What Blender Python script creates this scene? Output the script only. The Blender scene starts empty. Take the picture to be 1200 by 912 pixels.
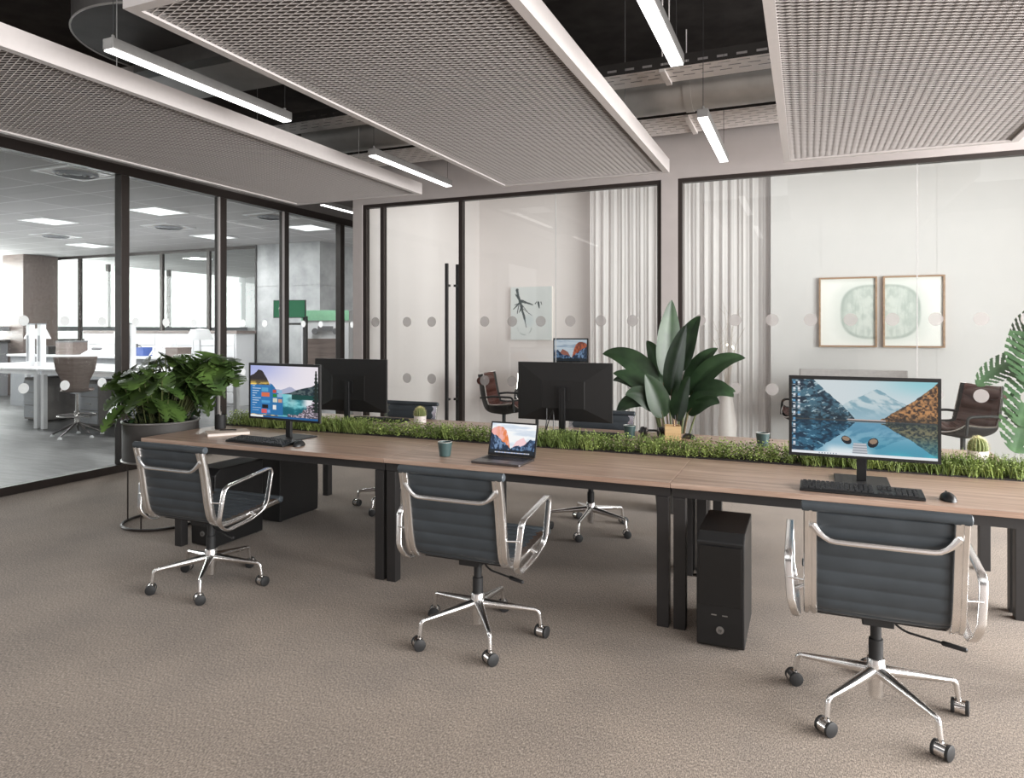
import bpy, math, random
import numpy as np
from mathutils import Vector, Matrix
PI = math.pi
R = math.radians
rnd = random.Random(7)
SC = bpy.context.scene
COL = SC.collection

# ------------------------------------------------------------------ mesh builder
class MB:
    def __init__(s):
        s.v = []; s.f = []
    def add(s, vs, fs):
        n = len(s.v)
        s.v.extend([tuple(p) for p in vs]); s.f.extend([tuple(i + n for i in f) for f in fs])
        return s
    def box(s, x0, x1, y0, y1, z0, z1):
        return s.add([(x0,y0,z0),(x1,y0,z0),(x1,y1,z0),(x0,y1,z0),(x0,y0,z1),(x1,y0,z1),(x1,y1,z1),(x0,y1,z1)],
                     [(0,3,2,1),(4,5,6,7),(0,1,5,4),(1,2,6,5),(2,3,7,6),(3,0,4,7)])
    def obox(s, c, ux, uy, uz, hx, hy, hz):
        c = Vector(c); ux = Vector(ux)*hx; uy = Vector(uy)*hy; uz = Vector(uz)*hz
        vs = [c+a*ux+b*uy+d*uz for d in (-1,1) for a, b in ((-1,-1),(1,-1),(1,1),(-1,1))]
        return s.add(vs, [(0,3,2,1),(4,5,6,7),(0,1,5,4),(1,2,6,5),(2,3,7,6),(3,0,4,7)])
    def beam(s, a, b, w, h, up=(0,0,1)):
        a = Vector(a); b = Vector(b); d = (b-a); L = d.length; d.normalize()
        side = d.cross(Vector(up)); side.normalize(); u = side.cross(d)
        return s.obox((a+b)/2, d, side, u, L/2, w/2, h/2)
    def cyl(s, x, y, z0, z1, r0, r1=None, n=20, cap=True):
        r1 = r0 if r1 is None else r1
        return s.lathe([(r0, z0), (r1, z1)], x, y, n, cap)
    def lathe(s, prof, x=0, y=0, n=24, cap=True):
        vs = []; fs = []
        for r, z in prof:
            for k in range(n):
                a = 2*PI*k/n
                vs.append((x+r*math.cos(a), y+r*math.sin(a), z))
        m = len(prof)
        for i in range(m-1):
            for k in range(n):
                k2 = (k+1) % n
                fs.append((i*n+k, i*n+k2, (i+1)*n+k2, (i+1)*n+k))
        if cap:
            fs.append(tuple(range(n-1, -1, -1))); fs.append(tuple((m-1)*n+k for k in range(n)))
        return s.add(vs, fs)
    def rod(s, a, b, r0, r1=None, n=12):
        return s.tube([a, b], [r0, r0 if r1 is None else r1], n)
    def tube(s, pts, rad, n=10, closed=False, sx=1.0, up=None, cap=True):
        """round tube along pts; rad a number or a list; sx squashes along the side direction"""
        P = [Vector(p) for p in pts]; m = len(P)
        rr = rad if isinstance(rad, (list, tuple)) else [rad]*m
        vs = []; fs = []
        prev = None
        for i in range(m):
            if closed: t = P[(i+1) % m]-P[i-1]
            elif i == 0: t = P[1]-P[0]
            elif i == m-1: t = P[-1]-P[-2]
            else: t = (P[i+1]-P[i]).normalized()+(P[i]-P[i-1]).normalized()
            if t.length < 1e-9: t = Vector((0,0,1))
            t.normalize()
            if up is not None:
                a = Vector(up).cross(t)
                if a.length < 1e-6: a = t.orthogonal()
            elif prev is None: a = t.orthogonal()
            else: a = prev-t*prev.dot(t)
            a.normalize(); prev = a
            b = t.cross(a)
            for k in range(n):
                q = 2*PI*k/n
                vs.append(P[i]+a*(math.cos(q)*rr[i]*sx)+b*(math.sin(q)*rr[i]))
        for i in range(m if closed else m-1):
            j = (i+1) % m
            for k in range(n):
                k2 = (k+1) % n
                fs.append((i*n+k, i*n+k2, j*n+k2, j*n+k))
        if not closed and cap:
            fs.append(tuple(range(n-1, -1, -1))); fs.append(tuple((m-1)*n+k for k in range(n)))
        return s.add(vs, fs)
    def sweep(s, pts, sec, side, closed=False):
        """sweep a closed 2D section (a along fixed vector `side`, b along the in-plane normal) along planar pts"""
        P = [Vector(p) for p in pts]; m = len(P); n = len(sec); S = Vector(side).normalized()
        vs = []; fs = []
        for i in range(m):
            if closed: t = (P[(i+1) % m]-P[i]).normalized()+(P[i]-P[i-1]).normalized()
            elif i == 0: t = P[1]-P[0]
            elif i == m-1: t = P[-1]-P[-2]
            else: t = (P[i+1]-P[i]).normalized()+(P[i]-P[i-1]).normalized()
            t.normalize(); nn = S.cross(t).normalized()
            for a, b in sec: vs.append(P[i]+S*a+nn*b)
        for i in range(m if closed else m-1):
            j = (i+1) % m
            for k in range(n):
                k2 = (k+1) % n
                fs.append((i*n+k, j*n+k, j*n+k2, i*n+k2))
        if not closed:
            fs.append(tuple(range(n))); fs.append(tuple((m-1)*n+k for k in range(n-1, -1, -1)))
        return s.add(vs, fs)
    def prism(s, poly, z0, z1):
        n = len(poly)
        return s.add([(x,y,z0) for x,y in poly]+[(x,y,z1) for x,y in poly],
                     [tuple(range(n-1,-1,-1)), tuple(range(n, 2*n))]+[(i,(i+1)%n,n+(i+1)%n,n+i) for i in range(n)])
    def ellip(s, c, rx, ry, rz, n=20, m=10, zmin=-1.0):
        vs = []; fs = []
        a0 = math.asin(zmin)
        for i in range(m+1):
            t = a0+(PI/2-a0)*i/m
            for k in range(n):
                q = 2*PI*k/n
                vs.append((c[0]+rx*math.cos(t)*math.cos(q), c[1]+ry*math.cos(t)*math.sin(q), c[2]+rz*math.sin(t)))
        for i in range(m):
            for k in range(n):
                k2 = (k+1) % n
                fs.append((i*n+k, i*n+k2, (i+1)*n+k2, (i+1)*n+k))
        fs.append(tuple(range(n-1,-1,-1))); fs.append(tuple(m*n+k for k in range(n)))
        return s.add(vs, fs)
    def grid(s, fn, nu, nv, skip=None):
        vs = [fn(i/nu, j/nv) for i in range(nu+1) for j in range(nv+1)]
        fs = []
        for i in range(nu):
            for j in range(nv):
                if skip and skip((i+.5)/nu, (j+.5)/nv): continue
                a = i*(nv+1)+j
                fs.append((a, a+nv+1, a+nv+2, a+1))
        return s.add(vs, fs)
    def xf(s, mat):
        s.v = [tuple(mat @ Vector(p)) for p in s.v]; return s

def rrect(w, h, r, n=4, cx=0, cy=0):
    out = []
    for sx, sy, a0 in ((1,1,0),(-1,1,90),(-1,-1,180),(1,-1,270)):
        for k in range(n+1):
            a = R(a0+90*k/n)
            out.append((cx+sx*(w/2-r)+r*math.cos(a), cy+sy*(h/2-r)+r*math.sin(a)))
    return out

def smooth_path(pts, n=8, closed=False):
    """Catmull-Rom through pts"""
    P = [Vector(p) for p in pts]; m = len(P); out = []
    rng = range(m) if closed else range(m-1)
    for i in rng:
        p1, p2 = P[i], P[(i+1) % m]
        p0 = P[i-1] if (closed or i > 0) else p1*2-p2
        p3 = P[(i+2) % m] if (closed or i+2 < m) else p2*2-p1
        for k in range(n):
            t = k/n
            out.append(.5*((2*p1)+(p2-p0)*t+(2*p0-5*p1+4*p2-p3)*t*t+(3*p1-p0-3*p2+p3)*t**3))
    if not closed: out.append(P[-1])
    return out

def corner_path(pts, rad, n=5, closed=False):
    """polyline with its corners rounded; rad number or list"""
    P = [Vector(p) for p in pts]; m = len(P); out = []
    for i in range(m):
        if not closed and i in (0, m-1): out.append(P[i]); continue
        r = rad[i] if isinstance(rad, (list, tuple)) else rad
        a = (P[i-1]-P[i]); b = (P[(i+1) % m]-P[i])
        la, lb = a.length, b.length; a.normalize(); b.normalize()
        r = min(r, la*.49, lb*.49)
        A = P[i]+a*r; B = P[i]+b*r
        for k in range(n+1):
            t = k/n
            out.append(A*(1-t)**2+P[i]*2*t*(1-t)+B*t*t)
    return out

# ------------------------------------------------------------------ objects
def link(name, mb, mat, parent=None, smooth=False, bevel=0, solid=0, auto=35, seg=2):
    me = bpy.data.meshes.new(name)
    me.from_pydata(mb.v, [], mb.f); me.update()
    mats = mat if isinstance(mat, (list, tuple)) else [mat]
    for m_ in mats: me.materials.append(m_)
    if smooth:
        me.polygons.foreach_set('use_smooth', [True]*len(me.polygons))
        if auto and hasattr(me, 'set_sharp_from_angle'): me.set_sharp_from_angle(angle=R(auto))
    o = bpy.data.objects.new(name, me); COL.objects.link(o)
    if parent is not None: o.parent = parent
    if solid:
        q = o.modifiers.new('thickness', 'SOLIDIFY'); q.thickness = solid; q.offset = 0
    if bevel:
        q = o.modifiers.new('edges', 'BEVEL'); q.width = bevel; q.segments = seg; q.limit_method = 'ANGLE'; q.angle_limit = R(40)
    return o
def tag(o, label, cat, group=None, kind=None):
    o['label'] = label; o['category'] = cat
    if group: o['group'] = group
    if kind: o['kind'] = kind
    return o
def thing(name, label, cat, loc=(0,0,0), rz=0, group=None, kind=None):
    o = bpy.data.objects.new(name, None); COL.objects.link(o)
    o.empty_display_size = .1
    o.location = loc; o.rotation_euler = (0,0,R(rz))
    return tag(o, label, cat, group, kind)
def dup(root, loc, rz=0, label=None, group=None):
    r = root.copy(); COL.objects.link(r); r.location = loc; r.rotation_euler = (0,0,R(rz))
    if label: r['label'] = label
    if group: r['group'] = group
    for ch in list(root.children):
        c = ch.copy(); COL.objects.link(c); c.parent = r
        for g in list(ch.children):
            d = g.copy(); COL.objects.link(d); d.parent = c
    return r
def struct(name, mb, mat, label, cat, smooth=False, bevel=0):
    return tag(link(name, mb, mat, None, smooth, bevel), label, cat, None, 'structure')

# ------------------------------------------------------------------ materials
def sl(c):   # sRGB 0-255 -> linear
    out = []
    for x in c[:3]:
        x = x/255.
        out.append(x/12.92 if x <= .04045 else ((x+.055)/1.055)**2.4)
    return tuple(out)+(1.,)
class NT:
    def __init__(s, name):
        s.m = bpy.data.materials.new(name); s.m.use_nodes = True
        s.t = s.m.node_tree; s.n = s.t.nodes; s.l = s.t.links
        s.b = s.n['Principled BSDF']; s.out = s.n['Material Output']
    def node(s, typ, **kw):
        q = s.n.new(typ)
        for k, v in kw.items():
            if k in q.inputs.keys(): q.inputs[k].default_value = v
            else: setattr(q, k, v)
        return q
    def set(s, **kw):
        mp = dict(col='Base Color', rough='Roughness', metal='Metallic', spec='Specular IOR Level', coat='Coat Weight', coatr='Coat Roughness', sheen='Sheen Weight', sub='Subsurface Weight')
        for k, v in kw.items(): s.b.inputs[mp[k]].default_value = v
        return s
    def coords(s, scale=(1,1,1), kind='Object', rot=(0,0,0)):
        tc = s.node('ShaderNodeTexCoord'); mp = s.node('ShaderNodeMapping')
        mp.inputs['Scale'].default_value = scale; mp.inputs['Rotation'].default_value = rot
        s.l.new(tc.outputs[kind], mp.inputs['Vector']); return mp.outputs['Vector']
    def noise(s, vec, scale=5, detail=3, rough=.5, dist=0):
        q = s.node('ShaderNodeTexNoise'); q.inputs['Scale'].default_value = scale; q.inputs['Detail'].default_value = detail
        q.inputs['Roughness'].default_value = rough; q.inputs['Distortion'].default_value = dist
        s.l.new(vec, q.inputs['Vector']); return q.outputs['Fac']
    def ramp(s, fac, stops):
        q = s.node('ShaderNodeValToRGB'); e = q.color_ramp.elements
        while len(e) < len(stops): e.new(.5)
        for i, (p, c) in enumerate(stops): e[i].position = p; e[i].color = c
        s.l.new(fac, q.inputs['Fac']); return q.outputs['Color']
    def mix(s, fac, a, b, blend='MIX'):
        q = s.node('ShaderNodeMix', data_type='RGBA', blend_type=blend)
        for sock, val in ((q.inputs[0], fac), (q.inputs[6], a), (q.inputs[7], b)):
            if hasattr(val, 'is_output'): s.l.new(val, sock)
            else: sock.default_value = val
        return q.outputs[2]
    def col(s, sock): s.l.new(sock, s.b.inputs['Base Color']); return s
    def bump(s, h, strength=.2, dist=.01):
        q = s.node('ShaderNodeBump'); q.inputs['Strength'].default_value = strength; q.inputs['Distance'].default_value = dist
        s.l.new(h, q.inputs['Height']); s.l.new(q.outputs['Normal'], s.b.inputs['Normal']); return s
def simple(name, c, rough=.5, metal=0, var=.06, scale=30, spec=.5, coat=0, sheen=0):
    """plain surface with a faint procedural mottling"""
    t = NT(name); t.set(rough=rough, metal=metal, spec=spec, coat=coat, sheen=sheen)
    b = sl(c); lo = tuple(x*(1-var) for x in b[:3])+(1,); hi = tuple(min(1, x*(1+var)) for x in b[:3])+(1,)
    t.col(t.ramp(t.noise(t.coords(), scale, 3), [(.3, lo), (.7, hi)]))
    return t.m
M = {}
# carpet
def carpet():
    t = NT('woven_carpet'); t.set(rough=.95, spec=.1, sheen=.15)
    v = t.coords((1,1,1))
    fine = t.noise(t.coords((250,85,1)), 1, 2, .6)
    fine2 = t.noise(t.coords((90,210,1)), 1, 2, .6)
    big = t.noise(v, 2.2, 4, .6)
    base = t.ramp(fine, [(.30, sl((106,96,87))), (.5, sl((156,142,129))), (.72, sl((204,188,173)))])
    b2 = t.ramp(fine2, [(.3, (.60,.60,.60,1)), (.7, (1.1,1.1,1.1,1))])
    b3 = t.ramp(big, [(.35, (.88,.88,.89,1)), (.65, (1.06,1.05,1.04,1))])
    t.col(t.mix(1., t.mix(1., base, b2, 'MULTIPLY'), b3, 'MULTIPLY'))
    return t.m
M['carpet'] = carpet()
def wood(name, dark, mid, light, sc=(1.1,16,16)):
    t = NT(name); t.set(rough=.38, spec=.45, coat=.12, coatr=.3)
    g = t.noise(t.coords(sc), 1.6, 5, .62, .35)
    fine = t.noise(t.coords((sc[0]*3, sc[1]*9, sc[2]*9)), 2, 2, .5)
    c = t.ramp(g, [(.26, sl(dark)), (.48, sl(mid)), (.74, sl(light))])
    f = t.ramp(fine, [(.3, (.82,.82,.82,1)), (.7, (1.06,1.06,1.06,1))])
    t.col(t.mix(1., c, f, 'MULTIPLY'))
    return t.m
M['walnut'] = wood('walnut_top', (146,118,101), (180,151,133), (208,183,166))
M['frame_wood'] = wood('oak_frame', (140,108,84), (168,136,110), (188,158,130))
M['pale_wood'] = wood('pale_wood', (190,155,110), (214,182,134), (226,198,154))
M['shell_wood'] = wood('shell_wood', (104,90,84), (124,110,104), (138,124,118))
M['black_steel'] = simple('black_powder_coat', (40,38,38), .5)
M['monitor_black'] = simple('matt_monitor_black', (27,26,26), .55)
M['dark_frame'] = simple('dark_bronze_frame', (52,45,42), .4, .3)
M['black_plastic'] = simple('black_plastic', (24,24,25), .42)
M['black_gloss'] = simple('black_gloss', (20,20,21), .34)
M['soft_black'] = simple('soft_black_plastic', (34,34,35), .6)
M['key'] = simple('key_caps', (38,38,40), .5)
M['grey_metal'] = simple('space_grey_metal', (104,100,100), .34, .85)
def alu():
    t = NT('polished_aluminium'); t.set(metal=1., rough=.24)
    n = t.noise(t.coords(), 14, 2)
    t.col(t.ramp(n, [(.3, (.84,.83,.82,1)), (.7, (.92,.91,.90,1))]))
    return t.m
M['alu'] = alu()
M['chrome'] = simple('chrome', (225,222,220), .1, 1.)
def leather(name, c, rough=.42):
    t = NT(name); t.set(rough=rough, spec=.4)
    v = t.coords()
    b = sl(c)
    t.col(t.ramp(t.noise(v, 9, 4), [(.3, tuple(x*.85 for x in b[:3])+(1,)), (.7, tuple(x*1.15 for x in b[:3])+(1,))]))
    t.bump(t.noise(v, 420, 2), .12, .002)
    return t.m
M['leather'] = leather('slate_leather', (64,70,75))
M['brown_leather'] = leather('brown_leather', (82,48,42))
M['plaster'] = simple('grey_plaster', (178,171,169), .9, 0, .03, 6, .2)
M['plaster_dark'] = simple('dark_plaster', (120,116,114), .9, 0, .04, 6, .2)
M['white_wall'] = simple('white_wall', (214,211,210), .85, 0, .01, 4, .2)
M['warm_wall'] = simple('warm_white_wall', (228,221,219), .85, 0, .01, 4, .2)
M['ceil_dark'] = simple('dark_concrete', (62,58,56), .9, 0, .25, 5, .2)
M['duct'] = simple('galvanised_duct', (184,181,177), .4, .45, .1, 7)
M['duct_dark'] = simple('dark_duct', (96,94,92), .5, .4, .15, 6)
M['tray'] = simple('galvanised_tray', (228,222,219), .55, .0, .04, 12)
M['panel_white'] = simple('white_lacquered_metal', (192,186,184), .45, 0, .02)
M['mesh_metal'] = simple('grey_expanded_metal', (200,194,191), .5, 0, .03)
M['off_white'] = simple('office_white', (226,226,228), .4, 0, .02)
M['office_grey'] = simple('office_grey', (148,150,154), .6, 0, .05)
M['mid_grey'] = simple('mid_grey', (112,112,114), .55)
M['fabric_grey'] = simple('grey_panel_cloth', (120,116,114), .85)
M['seal'] = simple('clear_seal', (186,184,184), .6)
M['paper'] = simple('paper', (238,232,226), .8, 0, .02)
M['cover'] = simple('notebook_cover', (214,196,182), .7, 0, .03)
M['mug'] = simple('dark_green_glaze', (62,84,84), .4, 0, .1, 40)
M['mug_in'] = simple('pale_glaze', (196,196,190), .35)
M['white_glaze'] = simple('white_glaze', (226,218,214), .4, 0, .02)
M['soil'] = simple('soil', (46,36,28), .95, 0, .4, 60)
M['blue'] = simple('blue_plastic', (66,92,160), .5)
M['red'] = simple('red_paint', (150,60,50), .5)
M['zinc'] = simple('brushed_zinc', (150,148,146), .38, .75, .08, 20)
M['charcoal_pot'] = simple('charcoal_pot', (62,60,58), .6)
M['felt'] = simple('dark_felt_backing', (96,90,88), .95, 0, .05)
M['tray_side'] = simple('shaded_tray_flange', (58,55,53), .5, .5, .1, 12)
def concrete():
    t = NT('polished_concrete'); t.set(rough=.45, spec=.4)
    v = t.coords()
    t.col(t.ramp(t.noise(v, 1.6, 6, .65), [(.3, sl((128,130,132))), (.7, sl((184,185,186)))]))
    return t.m
M['concrete'] = concrete()
def office_floor():
    t = NT('grey_office_floor'); t.set(rough=.42, spec=.4)
    v = t.coords((1.2, 7, 1))
    t.col(t.ramp(t.noise(v, 2, 5, .6), [(.3, sl((92,92,92))), (.7, sl((122,122,122)))]))
    return t.m
M['office_floor'] = office_floor()
def tiles():
    t = NT('ceiling_tiles'); t.set(rough=.9, spec=.1)
    q = t.node('ShaderNodeTexBrick', offset=0., squash=1.)
    t.l.new(t.coords((1,1,1)), q.inputs['Vector'])
    q.inputs['Color1'].default_value = sl((186,184,184)); q.inputs['Color2'].default_value = sl((178,176,176)); q.inputs['Mortar'].default_value = sl((222,222,222))
    q.inputs['Scale'].default_value = 1.; q.inputs['Mortar Size'].default_value = .009; q.inputs['Brick Width'].default_value = 1.2; q.inputs['Row Height'].default_value = .6
    t.col(q.outputs['Color'])
    return t.m
M['tiles'] = tiles()
def glass(name, tint=(1,1,1,1), f=1.):
    t = NT(name); t.n.remove(t.b)
    tr = t.node('ShaderNodeBsdfTransparent'); tr.inputs['Color'].default_value = tint
    gl = t.node('ShaderNodeBsdfGlossy'); gl.inputs['Roughness'].default_value = 0.; gl.inputs['Color'].default_value = (1,1,1,1)
    fr = t.node('ShaderNodeFresnel'); fr.inputs['IOR'].default_value = 1.45
    ge = t.node('ShaderNodeNewGeometry'); mm = t.node('ShaderNodeMath', operation='MULTIPLY')
    # the pane's outer faces mirror; inner (back-facing) faces pass light through
    sub = t.node('ShaderNodeMath', operation='SUBTRACT'); sub.inputs[0].default_value = 1.
    t.l.new(ge.outputs['Backfacing'], sub.inputs[1])
    t.l.new(fr.outputs['Fac'], mm.inputs[0]); t.l.new(sub.outputs[0], mm.inputs[1])
    mx = t.node('ShaderNodeMixShader')
    t.l.new(mm.outputs[0], mx.inputs[0]); t.l.new(tr.outputs[0], mx.inputs[1]); t.l.new(gl.outputs[0], mx.inputs[2])
    t.l.new(mx.outputs[0], t.out.inputs['Surface'])
    return t.m
M['glass'] = glass('clear_glass', (.97,.985,.98,1))
def translucent(name, c, alpha):
    t = NT(name); t.set(rough=.7, spec=.1, col=sl(c)); t.b.inputs['Alpha'].default_value = alpha
    return t.m
M['dot_grey'] = translucent('frosted_dot', (170,165,163), .72)
def white_dot():
    t = NT('white_frosted_dot'); t.n.remove(t.b)
    d = t.node('ShaderNodeBsdfDiffuse'); tl = t.node('ShaderNodeBsdfTranslucent'); mx = t.node('ShaderNodeMixShader')
    c = t.ramp(t.noise(t.coords(), 40, 2), [(.3, (.88,.88,.88,1)), (.7, (.94,.94,.94,1))])
    t.l.new(c, d.inputs['Color']); t.l.new(c, tl.inputs['Color']); mx.inputs[0].default_value = .6
    t.l.new(d.outputs[0], mx.inputs[1]); t.l.new(tl.outputs[0], mx.inputs[2]); t.l.new(mx.outputs[0], t.out.inputs['Surface'])
    return t.m
M['dot_white'] = white_dot()
def curtain():
    t = NT('sheer_white_curtain'); t.n.remove(t.b)
    v = t.coords((1,1,1))
    d = t.node('ShaderNodeBsdfDiffuse'); tl = t.node('ShaderNodeBsdfTranslucent'); mx = t.node('ShaderNodeMixShader')
    c = t.ramp(t.noise(t.coords((3,3,.4)), 1, 2), [(.3, sl((236,231,230))), (.7, sl((242,238,237)))])
    t.l.new(c, d.inputs['Color']); t.l.new(c, tl.inputs['Color']); mx.inputs[0].default_value = .25
    t.l.new(d.outputs[0], mx.inputs[1]); t.l.new(tl.outputs[0], mx.inputs[2]); t.l.new(mx.outputs[0], t.out.inputs['Surface'])
    return t.m
M['curtain'] = curtain()
def emit(name, c, s):
    t = NT(name); t.n.remove(t.b); e = t.node('ShaderNodeEmission'); e.inputs['Color'].default_value = c; e.inputs['Strength'].default_value = s
    t.l.new(e.outputs[0], t.out.inputs['Surface']); return t.m
M['lamp'] = emit('lamp_diffuser', (1,.985,.97,1), 4.)
M['office_lamp'] = emit('office_light_panel', (1,1,1,1), 1.6)
M['bulb'] = emit('warm_bulb', (1,.9,.75,1), 3.)
M['green_screen'] = emit('green_screen', sl((52,112,82)), 1.)
def leafmat(name, a, b, rough=.35, lo=.62, hi=1.3):
    t = NT(name); t.set(rough=rough, spec=.45)
    oi = t.node('ShaderNodeNewGeometry')
    n = t.noise(t.coords(), 7, 3)
    c1 = t.ramp(n, [(.3, sl(a)), (.7, sl(b))])
    r = t.ramp(oi.outputs['Random Per Island'], [(0, (lo,lo,lo*.92,1)), (1, (hi,hi,hi*.9,1))])
    t.col(t.mix(1., c1, r, 'MULTIPLY'))
    t.b.inputs['Subsurface Weight'].default_value = 0
    return t.m
M['leaf_dark'] = leafmat('glossy_dark_leaf', (34,52,36), (52,76,50), .4)
M['leaf_monstera'] = leafmat('monstera_leaf', (44,64,32), (80,104,52), .42, .6, 1.55)
M['leaf_pale'] = leafmat('pale_monstera_leaf', (48,88,52), (86,124,80), .4)
M['grass'] = leafmat('planter_greens', (84,104,50), (142,158,92), .6, .55, 1.75)
M['stem'] = simple('green_stem', (84,92,52), .5)
M['brown_stem'] = simple('brown_stem', (108,92,70), .6)
M['cactus'] = simple('cactus_green', (108,120,68), .6, 0, .2, 40)
M['spine'] = simple('cactus_spines', (206,196,140), .6)
M['terracotta'] = simple('brown_blob', (104,84,70), .8)
# ================================================================== CAMERA
EYE = 1.51
cam = bpy.data.cameras.new('camera'); co = bpy.data.objects.new('camera', cam); COL.objects.link(co)
co.location = (0, 0, EYE); co.rotation_euler = (R(90), 0, R(23.0))
cam.lens = 812/1200*36; cam.sensor_width = 36; cam.shift_y = -69/1200; cam.clip_start = .05
SC.camera = co

# ================================================================== SHELL
XL, XR, YB, ZC = -6.70, 5.0, 6.76, 4.10      # left partition, right wall, meeting-room front, concrete ceiling
struct('floor', MB().box(-6.72, 5.2, -4.2, 12.2, -.1, 0), M['carpet'], 'woven beige brown office carpet', 'floor')
struct('floor_office', MB().box(-17.4, -6.72, -2.2, 17.9, -.1, 0), M['office_floor'], 'smooth grey floor of the office behind the glass', 'floor')
struct('ceiling', MB().box(-6.8, 5.2, -4.2, 12.2, ZC, ZC+.1), M['ceil_dark'], 'dark exposed concrete ceiling', 'ceiling')
struct('ceiling_office', MB().box(-17.2, -6.8, -2.2, 17.9, 3.25, 3.35), M['tiles'], 'grey tiled ceiling of the office behind the glass', 'ceiling')
struct('ceiling_meeting', MB().box(-4.75, 5.0, 6.84, 9.85, 3.72, 3.80), M['white_wall'], 'white ceiling of the meeting room', 'ceiling')
struct('wall_left', MB().box(-6.80, -6.70, -4.2, 12.2, 3.267, ZC), M['plaster_dark'], 'dark wall band above the office glass partition', 'wall')
w = MB().box(-4.87, -4.742, 6.72, 6.84, 0, 2.962).box(-1.288, -1.132, 6.72, 6.84, 0, 2.962).box(-4.87, 5.0, 6.72, 6.84, 2.962, ZC).box(4.62, 5.0, 6.72, 6.84, 0, 2.962)
struct('wall_back', w, M['plaster'], 'grey plaster wall around the meeting room glazing', 'wall')
struct('wall_meeting_left', MB().box(-4.87, -4.742, 6.84, 12.2, 0, ZC), M['warm_wall'], 'white side wall of the meeting room', 'wall')
struct('wall_meeting_back', MB().box(-4.742, -.42, 9.85, 9.97, 0, 3.72), M['warm_wall'], 'white rear wall of the meeting room behind the canvas', 'wall')
w = MB()
for x0, x1 in ((-.42, .170), (.172, 1.422), (1.424, 2.672), (2.674, 5.0)): w.box(x0, x1, 9.5, 9.86, 0, 3.72)
w.box(-.41, 4.99, 9.503, 9.84, .01, 3.71)
struct('wall_meeting_right', w, M['white_wall'], 'white panelled wall with two framed pictures', 'wall')
struct('wall_meeting_end', MB().box(5.0, 5.1, 6.84, 9.9, 0, ZC), M['white_wall'], 'white end wall of the meeting room', 'wall')
w = MB().box(-6.8, 5.2, -4.3, -4.2, 0, ZC)
struct('wall_rear', w, M['plaster'], 'plain wall behind the viewer', 'wall')
struct('wall_corridor_end', MB().box(-6.8, -4.742, 12.2, 12.3, 0, ZC), M['plaster_dark'], 'dark wall at the end of the corridor', 'wall')
w = MB().box(5.0, 5.2, -4.2, 6.84, 0, .25).box(5.0, 5.2, -4.2, 6.84, 3.3, ZC)
for y0, y1 in ((-4.2, -3.8), (-1.5, -1.2), (1.3, 1.6), (4.0, 4.3), (6.5, 6.84)): w.box(5.0, 5.2, y0, y1, .25, 3.3)
struct('wall_right', w, M['plaster'], 'wall with large windows on the right of the workspace', 'wall')
# office shell
w = MB().box(-17.3, -17.0, -2.2, 17.9, 0, 1.23)
struct('wall_office_left', w, M['office_grey'], 'low grey wall under the bright office windows', 'wall')
struct('trim_1', MB().box(-17.08, -16.92, -2.2, 17.6, 1.23, 1.29), M['black_steel'], 'black sill along the bright office windows', 'trim')
struct('trim_2', MB().box(-17.06, -16.94, -2.2, 17.6, 1.49, 1.60), M['office_grey'], 'grey transom along the bright office windows', 'trim')
k = 0
for y in (2.2, 4.6, 7.0, 8.9, 12.7, 14.6, 16.4):
    k += 1
    struct('trim_%d' % (2+k), MB().box(-17.05, -16.95, y-.04, y+.04, 1.29, 3.25), M['dark_frame'], 'slim grey post between office windows, number %s from the front' % ('one two three four five six seven'.split()[k-1]), 'trim')
wi = thing('window_1', 'long bright office window left of the dark column', 'window', (0,0,0), kind='structure')
link('pane', MB().box(-17.01, -17.0, -2.2, 10.2, 1.29, 3.25), M['glass'], wi)
wi = thing('window_2', 'bright office windows behind the inner glass partition', 'window', (0,0,0), kind='structure')
link('pane', MB().box(-17.01, -17.0, 11.0, 17.6, 1.29, 3.25), M['glass'], wi)
tag(link('column', MB().box(-17.2, -16.45, 10.2, 11.0, 0, 3.25), M['shell_wood'], bevel=.01), 'brown square column between the bright office windows', 'column', kind='structure')
w = MB().box(-17.3, -14.7, 17.6, 17.8, 0, 3.25).box(-14.7, -12.5, 17.6, 17.8, 0, .9).box(-14.7, -12.5, 17.6, 17.8, 2.8, 3.25).box(-12.5, -6.7, 17.6, 17.8, 0, 3.25)
struct('wall_office_far', w, M['off_white'], 'pale far wall of the office', 'wall')
struct('wall_office_near', MB().box(-17.3, -6.8, -2.3, -2.2, 0, 3.3), M['office_grey'], 'near wall of the office', 'wall')
# inner glass partition of the office
struct('trim_10', MB().box(-17, -10.36, 11.02, 11.08, 3.185, 3.25), M['dark_frame'], 'grey head rail of the inner office partition', 'trim')
for k, x in enumerate((-15.74, -13.07, -11.69)):
    struct('trim_%d' % (11+k), MB().box(x-.04, x+.04, 11.02, 11.08, 0, 3.185), M['dark_frame'], ['first', 'second', 'third'][k]+' slim grey post of the inner office partition', 'trim')
xs = (-17, -15.78, -15.70, -13.11, -13.03, -11.73, -11.65, -10.36)
for k in range(4):
    wi = thing('window_%d' % (3+k), ['leftmost', 'second', 'third', 'last'][k]+' pane of the inner office partition', 'window', kind='structure')
    link('pane', MB().box(xs[2*k], xs[2*k+1], 11.045, 11.055, .02, 3.185), M['glass'], wi)
# concrete core
w = MB().box(-10.33, -8.75, 11.0, 12.6, 0, 2.39).box(-10.33, -8.75, 11.0, 12.6, 2.40, 3.25).box(-10.32, -8.76, 11.01, 12.59, 2.38, 2.41)
struct('wall_core', w, M['concrete'], 'polished concrete core in the office behind the glass', 'wall')
struct('trim_14', MB().box(-10.37, -10.33, 10.98, 11.08, 0, 3.25), M['black_steel'], 'black corner strip of the concrete core', 'trim')

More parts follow.
